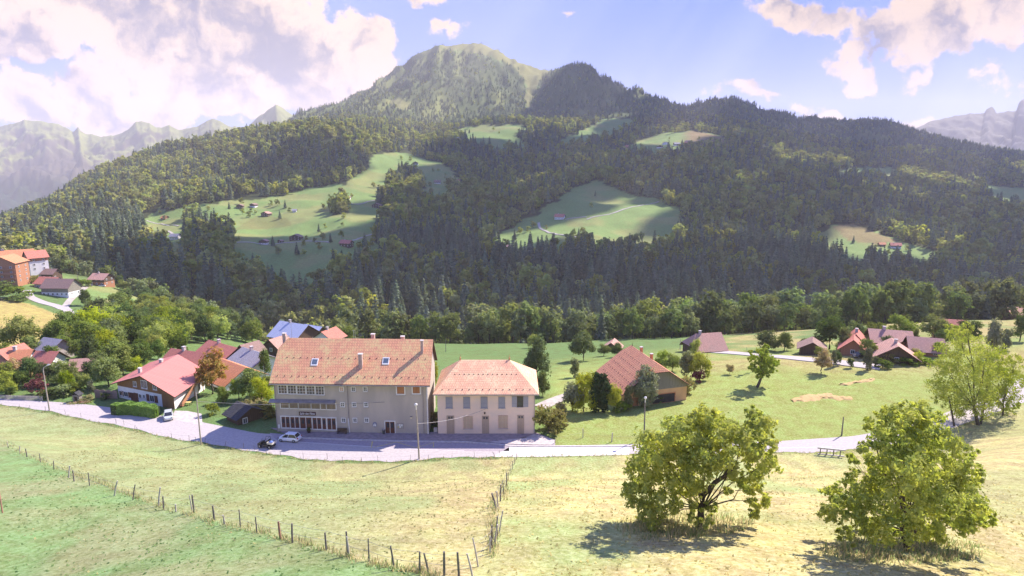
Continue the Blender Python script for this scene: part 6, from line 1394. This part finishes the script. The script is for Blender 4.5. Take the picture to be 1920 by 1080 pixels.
def roll_fence():
    a, b = hit(178, 746), hit(221, 748); a.y -= 0; e = empty('panel_fence', a, 'brown woven garden panels left of the chalet', 'fence'); d = b-a; n = 4; u = Vector((d.x, d.y, 0)); L = u.length; u.normalize(); fr = Frame(a, (u.x, u.y), (-u.y, u.x))
    for i in range(n):
        k = MB(); x0 = L*i/n+.04; x1 = L*(i+1)/n-.04; T_ = [(x0+(x1-x0)*j/6, 1.75+.22*math.sin(PI*j/6)) for j in range(7)]
        for yv in (0, .06): k.poly([(x0, yv, -.3)]+[(x, yv, z) for x, z in T_]+[(x1, yv, -.3)])
        for j in range(6): k.poly([(T_[j][0], 0, T_[j][1]), (T_[j+1][0], 0, T_[j+1][1]), (T_[j+1][0], .06, T_[j+1][1]), (T_[j][0], .06, T_[j][1])])
        k.build('panel', planks('woven_panel', (.30, .22, .2), (.22, .16, .15), .14, vertical=False), e, fr)
roll_fence()
def garden_hut():
    g = hit(146, 752); e = empty('garden_shrine', g, 'tiny roofed wooden box among flowers left of the chalet', 'garden house'); MB().box((-.7, -.5, -.2), (.7, .5, 1.5)).build('body', M_WOODG, e); MB().box((-.3, -.53, .3), (.3, -.505, 1.1)).build('opening', M_DWOOD, e)
    MB().hull([[(-.95, -.75, 1.45), (0, -.75, 2.2), (0, .75, 2.2), (-.95, .75, 1.45)], [(0, -.75, 2.2), (.95, -.75, 1.45), (.95, .75, 1.45), (0, .75, 2.2)]], .08).build('roof', M_DKT, e)
garden_hut()
def flowers(px, py, label):
    g = hit(px, py); e = empty('flower_bed', g, label, 'flowers'); rg = np.random.default_rng(int(px)); V, F = cards(rg.normal(size=(260, 3))*[.8, .35, .12]+[0, 0, .25], np.full(260, .07), None, rng=rg); link('flowers', npmesh('flowers', V, F, (leafmat('petals', (.7, .3, .25), (.75, .65, .6), trans=.3, var=.05),)), e)
    rg = np.random.default_rng(int(px)+1); V, F = cards(rg.normal(size=(420, 3))*[.9, .4, .12]+[0, 0, .12], np.full(420, .1), None, rng=rg); link('foliage', npmesh('foliage', V, F, (M_LEAF,)), e)
flowers(136, 757, 'pink and white flowers left of the tiny roofed box'); flowers(158, 756, 'pink and white flowers right of the tiny roofed box')
def bench_pile():
    g = P0(352, 760, -.1); e = empty('garden_table', g, 'small colourful table under the chalet stair', 'table'); MB().box((-.7, -.4, .68), (.7, .4, .74)).build('tabletop', M_YEL, e)
    for a in (-1, 1):
        for b in (-1, 1): MB().box((a*.6-.04, b*.3-.04, 0), (a*.6+.04, b*.3+.04, .68)).build('leg', M_DWOOD, e)
bench_pile()
# ------------------------------------------------------------------ vehicles
M_RUB = mat('rubber', (.03, .03, .032), (.02, .02, .02), 4, .8); M_RIM = mat('alloy', (.5, .5, .52), (.4, .4, .42), 3, .35, metal=.6); M_CG = mat('car_glass', (.02, .022, .028), (.03, .03, .035), 1, .05, spec=.8)
def car_paint(name, c):
    if name in MATS: return MATS[name]
    m, T = newmat(name); b = T.n('ShaderNodeBsdfPrincipled'); b.inputs['Base Color'].default_value = c+(1,); b.inputs['Roughness'].default_value = .35; b.inputs['Coat Weight'].default_value = .5; outp(T, b.outputs[0]); MATS[name] = m; return m
def car(loc, yaw, L, Wd, Ht, paint, label, sections, roof, belt=.86, cat='car', wr=.31, wb=(.17, .80)):
    """body from side sections; x from nose (0) to tail (L)"""
    e = empty('parked_car', loc, label, cat, None, yaw)
    def loft(name, S, m, parent, cap=True):
        k = MB(); n = None
        for (x, zb, zt, hb_, ht_) in S:
            P = [(-hb_*.86, zb), (-hb_, zb+(zt-zb)*.25), (-hb_*1.0, zb+(zt-zb)*.6), (-ht_, zt-(zt-zb)*.08), (-ht_*.86, zt), (ht_*.86, zt), (ht_, zt-(zt-zb)*.08), (hb_, zb+(zt-zb)*.6), (hb_, zb+(zt-zb)*.25), (hb_*.86, zb)]
            n = len(P); k.V += [(x*L-L/2, y_, z_) for y_, z_ in P]
        for i in range(len(S)-1):
            for q in range(n): k.F.append((i*n+q, i*n+(q+1) % n, (i+1)*n+(q+1) % n, (i+1)*n+q)); k.M.append(0)
        k.F.append(tuple(range(n))); k.M.append(0); k.F.append(tuple(reversed(range((len(S)-1)*n, len(S)*n)))); k.M.append(0); return k.build(name, m, parent, smooth=False)
    w = Wd/2; body = loft('body', [(x, zb, zt, w*a, w*b) for x, zb, zt, a, b in sections], paint, e)
    bv = body.modifiers.new('bevel', 'BEVEL'); bv.width = .05; bv.segments = 2; bv.limit_method = 'ANGLE'
    # cabin glass volume and painted roof
    g = MB(); (x0, x1, x2, x3) = roof; zb_ = belt; zt = Ht-.05; wi, wt_ = w*.9, w*.74
    B_ = [(x0*L-L/2, -wi, zb_), (x3*L-L/2, -wi, zb_), (x3*L-L/2, wi, zb_), (x0*L-L/2, wi, zb_)]; T_ = [(x1*L-L/2, -wt_, zt), (x2*L-L/2, -wt_, zt), (x2*L-L/2, wt_, zt), (x1*L-L/2, wt_, zt)]
    g.V = B_+T_; g.F = [(0,1,5,4), (1,2,6,5), (2,3,7,6), (3,0,4,7), (4,5,6,7)]; g.M = [0]*5; g.build('windows', M_CG, e)
    r_ = MB(); r_.V = [(T_[0][0]-.06, -wt_-.02, zt), (T_[1][0]+.1, -wt_-.02, zt), (T_[2][0]+.1, wt_+.02, zt), (T_[3][0]-.06, wt_+.02, zt), (T_[0][0]+.12, -wt_+.1, Ht), (T_[1][0]-.08, -wt_+.1, Ht), (T_[2][0]-.08, wt_-.1, Ht), (T_[3][0]+.12, wt_-.1, Ht)]
    r_.F = [(0,1,5,4), (1,2,6,5), (2,3,7,6), (3,0,4,7), (4,5,6,7), (3,2,1,0)]; r_.M = [0]*6; r_.build('roof', paint, e)
    for s in (-1, 1):
        for f in (0, .42, 1): 
            a = Vector(B_[0]).lerp(Vector(B_[1]), f); b = Vector(T_[0]).lerp(Vector(T_[1]), f); a.y *= -s; b.y *= -s; MB().tube([a+Vector((0, s*.012, 0)), b+Vector((0, s*.012, 0))], [.045, .04], 4).build('pillar', paint, e)
        MB().box((x0*L-L/2+.28, s*w, belt), (x0*L-L/2+.45, s*(w+.16), belt+.12)).build('mirror', paint, e)
        MB().box((-L/2+.04, s*w*.55, .58), (-L/2+.3, s*w*.88, .72)).build('headlight', M_GLASS, e)
        MB().box((L/2-.14, s*w*.62, .72), (L/2-.0, s*w*.93, .92)).build('tail_light', mat('tail_red', (.5, .03, .03), (.4, .02, .02), 3, .3), e)
        for f in wb:
            o = MB(); y_ = s*(w-.09); xx = f*L-L/2; P = [(wr*.6, -.1), (wr*.95, -.1), (wr, -.06), (wr, .06), (wr*.95, .1), (wr*.6, .1)]; n = 16
            for rr, yy_ in P:
                for q in range(n): an = 2*PI*q/n; o.V.append((xx+rr*math.cos(an), y_+yy_, wr+rr*math.sin(an)))
            for i in range(len(P)-1):
                for q in range(n): o.F.append((i*n+q, i*n+(q+1) % n, (i+1)*n+(q+1) % n, (i+1)*n+q)); o.M.append(0)
            tw_ = o.build('wheel', M_RUB, e, smooth=True)
            o = MB()
            for yy_ in (-.09, .09): o.poly([(xx+wr*.6*math.cos(2*PI*q/n), y_+yy_, wr+wr*.6*math.sin(2*PI*q/n)) for q in range(n)])
            o.build('rim', M_RIM, tw_)
    MB().box((-L/2-.01, -.26, .42), (-L/2+.03, .26, .54)).build('number_plate', M_WHITE, e)
    return e
HATCH = [(0, .28, .62, .72, .66), (.03, .2, .72, .9, .82), (.14, .18, .84, 1, .9), (.28, .18, .92, 1, .92), (.5, .18, .94, 1, .92), (.75, .18, .96, 1, .92), (.93, .2, .98, .97, .86), (1, .3, .86, .88, .74)]
WHP = car_paint('car_white', (.82, .82, .88)); SVP = car_paint('car_silver', (.45, .48, .5)); GRP = car_paint('car_grey', (.3, .3, .32))
c = Vector(P0(543.5, 826, .04)); car(c, math.radians(-9), 3.95, 1.72, 1.52, WHP, 'white hatchback parked in front of the hall doors', HATCH, (.17, .38, .82, .97))
c = Vector(P0(316, 784, .04)); car(c, math.radians(118), 3.9, 1.66, 1.45, SVP, 'silver hatchback parked at the right front corner of the chalet', HATCH, (.2, .4, .84, .98))
c = hit(193, 537); car(c+Vector((0, -1, .1)), math.radians(10), 4.4, 1.75, 1.6, WHP, 'white car parked beside the wooden village chalet', HATCH, (.18, .36, .85, .98))
c = hit(170, 537); car(c+Vector((0, -1, .1)), math.radians(80), 4.3, 1.75, 1.5, car_paint('car_dark', (.05, .05, .06)), 'dark car under the wooden village chalet', HATCH, (.2, .38, .84, .98))
c = hit(146, 512); car(c+Vector((0, -1, .1)), math.radians(5), 4.4, 1.75, 1.5, WHP, 'white car beside the small red-doored chalet', HATCH, (.18, .36, .85, .98))
c = hit(1612, 670); car(c+Vector((0, 0, .1)), math.radians(20), 4.2, 1.75, 1.5, car_paint('car_dark', (.05, .05, .06)), 'dark car parked in front of the tall red roofed house', HATCH, (.2, .38, .84, .98))
# open utility buggy
def buggy():
    c = Vector(P0(500.5, 838, .04)); e = empty('utility_vehicle', c, 'dark open utility buggy with blue load in its bed, left of the white car', 'utility vehicle', None, math.radians(-14))
    DG = car_paint('buggy_black', (.03, .03, .035))
    MB().box((-1.35, -.62, .45), (1.35, .62, .62)).build('chassis', DG, e)
    k = MB(); k.hull([[(-1.5, -.6, .8), (-.75, -.65, 1.0), (-.75, .65, 1.0), (-1.5, .6, .8)]], .4); k.build('hood', DG, e)
    MB().box((-.15, -.6, .62), (.35, .6, .92)).box((.25, -.6, .92), (.4, .6, 1.35)).build('seat', M_RUB, e)
    MB().tube([(-.62, -.25, .95), (-.4, -.25, 1.2)], [.03, .03], 5).build('steering_column', M_RUB, e); MB().lathe((-.4, -.25, 1.2), [(.16, 0), (.19, .02), (.16, .04)], 12).build('steering_wheel', M_RUB, e)
    for s in (-1, 1): MB().tube([(-.7, s*.62, .95), (-.45, s*.58, 1.75), (.42, s*.58, 1.8), (.5, s*.62, .95)], [.035]*4, 6).build('roll_bar', DG, e)
    MB().tube([(.42, -.58, 1.8), (.42, .58, 1.8)], [.035]*2, 6).build('roll_bar', DG, e)
    b = MB(); b.box((.5, -.68, .85), (1.6, .68, .9)).box((.5, -.68, .9), (.54, .68, 1.2)).box((1.56, -.68, .9), (1.6, .68, 1.2)).box((.54, -.68, .9), (1.56, -.64, 1.2)).box((.54, .64, .9), (1.56, .68, 1.2)); b.build('cargo_bed', mat('bed_cream', (.62, .58, .54), (.5, .46, .43), 3, .6), e)
    for s in (-1, 1):
        MB().box((-1.48, s*.3, .7), (-1.36, s*.52, .82)).build('headlight', M_WHITE, e)
        for x in (-1.0, 1.0):
            o = MB(); r = .34; n = 14; y_ = s*.66; P = [(r*.55, -.12), (r*.95, -.13), (r, -.08), (r, .08), (r*.95, .13), (r*.55, .12)]
            for rr, yy_ in P:
                for q in range(n): an = 2*PI*q/n; o.V.append((x+rr*math.cos(an), y_+yy_, r+rr*math.sin(an)))
            for i in range(len(P)-1):
                for q in range(n): o.F.append((i*n+q, i*n+(q+1) % n, (i+1)*n+(q+1) % n, (i+1)*n+q)); o.M.append(0)
            t = o.build('wheel', M_RUB, e, smooth=True); o = MB()
            for yy_ in (-.1, .1): o.poly([(x+r*.56*math.cos(2*PI*q/n), y_+yy_, r+r*.56*math.sin(2*PI*q/n)) for q in range(n)])
            o.build('rim', M_RIM, t)
    l = empty('cargo_sack', c+Vector((1.0, -.27, .92)), 'blue sack lying in the bed of the utility buggy', 'sack', None, .3)
    MB().lathe((0, 0, 0), [(.0, 0), (.38, .0), (.42, .16), (.3, .32), (.1, .38), (0, .4)], 9).build('bag', mat('blue_plastic', (.16, .25, .62), (.12, .2, .5), 4, .5), l, smooth=True); MB().tube([(0, 0, .38), (.1, 0, .48)], [.07, .03], 6).build('tie', M_WHITE, l)
buggy()

def topof(px, py, Y=None):
    P = hit(px, py) if Y is None else Vector((*W_pY(px, py, Y)[:2], 0)); return P
a = hit(377, 833); b = hit(786, 861); c_ = Vector(HF.loc(HWd*.72, -.1, 6.2))+HF.O
cable('thin cable sagging from the tall wooden pole to the hall facade', [(a.x, a.y, a.z+8.2), tuple(c_)])
cable('thin cable sagging from the hall lamp to the pale house wall', [(b.x-.1, b.y, b.z+6.5), tuple(Vector(BF.loc(BW*.5, -.1, 5.0))+BF.O)])
# ------------------------------------------------------------------ unseen clouds overhead and to the right, added to shade the far slopes
def shade_cloud(pts, alt, name='shade_cloud', seed=0, thick=70):
    """lumpy flat-bottomed clouds, added so their shadow falls around the given ground points"""
    rng = np.random.default_rng(seed); bm = bmesh.new(); ico = bmesh.ops.create_icosphere(bm, subdivisions=2, radius=1.0); IV = np.array([v.co[:] for v in bm.verts]); IF = np.array([[v.index for v in f.verts] for f in bm.faces]); bm.free()
    Vs = []; Fs = []; o = 0
    for (x, y, z, r) in pts:
        for q in range(3):
            t = (alt-z)/SUN.z; c = np.array([x+SUN.x*t, y+SUN.y*t, alt])+rng.normal(size=3)*[r*.35, r*.35, 25]; rr = r*rng.uniform(.6, .95)
            V = IV*[rr, rr, thick*rng.uniform(.6, 1.3)]*(1+.12*rng.normal(size=(len(IV), 1))); V[:, 2] = np.maximum(V[:, 2], -thick*.35); Vs.append(V+c); Fs.append(IF+o); o += len(IV)
    me = npmesh(name, np.concatenate(Vs), np.concatenate(Fs), (mat('cloud_white', (.85, .84, .86), (.8, .79, .82), .01, 1.0),), smooth=True)
    return tag(link(name, me), 'grey-white clouds out of frame, added to shade the far slopes', 'shade_cloud', 'added shade clouds', 'stuff')
SHADE = [(300,520),(360,500),(350,460),(420,455),(450,520),(500,560),(560,560),(430,590),(620,560),(600,500),(540,490),(640,440),(700,480),(700,540),(760,560),(760,500),(740,430),(780,380),(800,430),(840,520),(840,450),(860,390),(860,350),(850,320),(900,560),(920,500),(930,430),(930,370),(930,320),(900,285),(980,560),(1000,500),(1000,300),(980,340),(1000,410),(1060,560),(1070,500),(1060,350),(1060,300),(1080,270),(1140,560),(1150,500),(1150,330),(1160,290),(1220,560),(1230,500),(1220,330),(1300,560),(1300,500),(1300,440),(1300,380),(1290,330),(1300,290),(1380,560),(1380,500),(1380,440),(1380,380),(1380,330),(1380,280),(1380,240),(1460,560),(1460,500),(1460,430),(1460,380),(1460,320),(1460,270),(1540,560),(1540,500),(1540,390),(1540,340),(1540,290),(1620,560),(1620,500),(1620,390),(1620,340),(1620,290),(1620,260),(1700,560),(1700,510),(1700,400),(1700,350),(1700,300),(1780,560),(1780,520),(1780,430),(1780,370),(1780,320),(1860,560),(1860,500),(1860,440),(1860,380),(1860,330),(1930,560),(1930,490),(1930,430),(1930,370),(1200,240),(1250,220),(1150,180),(1100,160),(1080,200),(1040,210),(560,330),(1300,208),(1350,200),(1400,208),(1450,222),(1500,235),(1550,240),(1600,245),(1650,248),(1700,255),(1740,265),(1780,275),(1830,288),(1880,296),(1920,300),(1340,230),(1440,245),(1560,265),(1680,275),(1800,295),(1260,200)]
G1 = []; G2 = []
for p in SHADE:
    P = hit(p[0], p[1], 440); r = .066*P.y+8; (G1 if P.y < 900 else G2).append((P.x, P.y, P.z, r))
shade_cloud(G1, 1420, seed=1, thick=60); shade_cloud(G2, 1750, seed=2, thick=90)
# ------------------------------------------------------------------ haze over the whole valley
def boxmesh(name, a, b):
    V = [(x, y, z) for x in (a[0], b[0]) for y in (a[1], b[1]) for z in (a[2], b[2])]
    return npmesh(name, V, np.array([[0,1,3,2],[4,6,7,5],[0,4,5,1],[2,3,7,6],[0,2,6,4],[1,5,7,3]]))
hb = boxmesh('haze', (-13000, -200, -420), (13000, 9600, 1160))
mh, T = newmat('haze'); pv = T.n('ShaderNodeVolumePrincipled'); pv.inputs['Color'].default_value = (.97, .93, .98, 1)
pv.inputs['Density'].default_value = HAZE_D; pv.inputs['Anisotropy'].default_value = .15
o_ = T.n('ShaderNodeOutputMaterial'); T.nt.links.new(pv.outputs[0], o_.inputs['Volume']); hb.materials.append(mh)
tag(link('haze', hb), 'pale bluish haze hanging in the valley air', 'haze', kind='stuff')
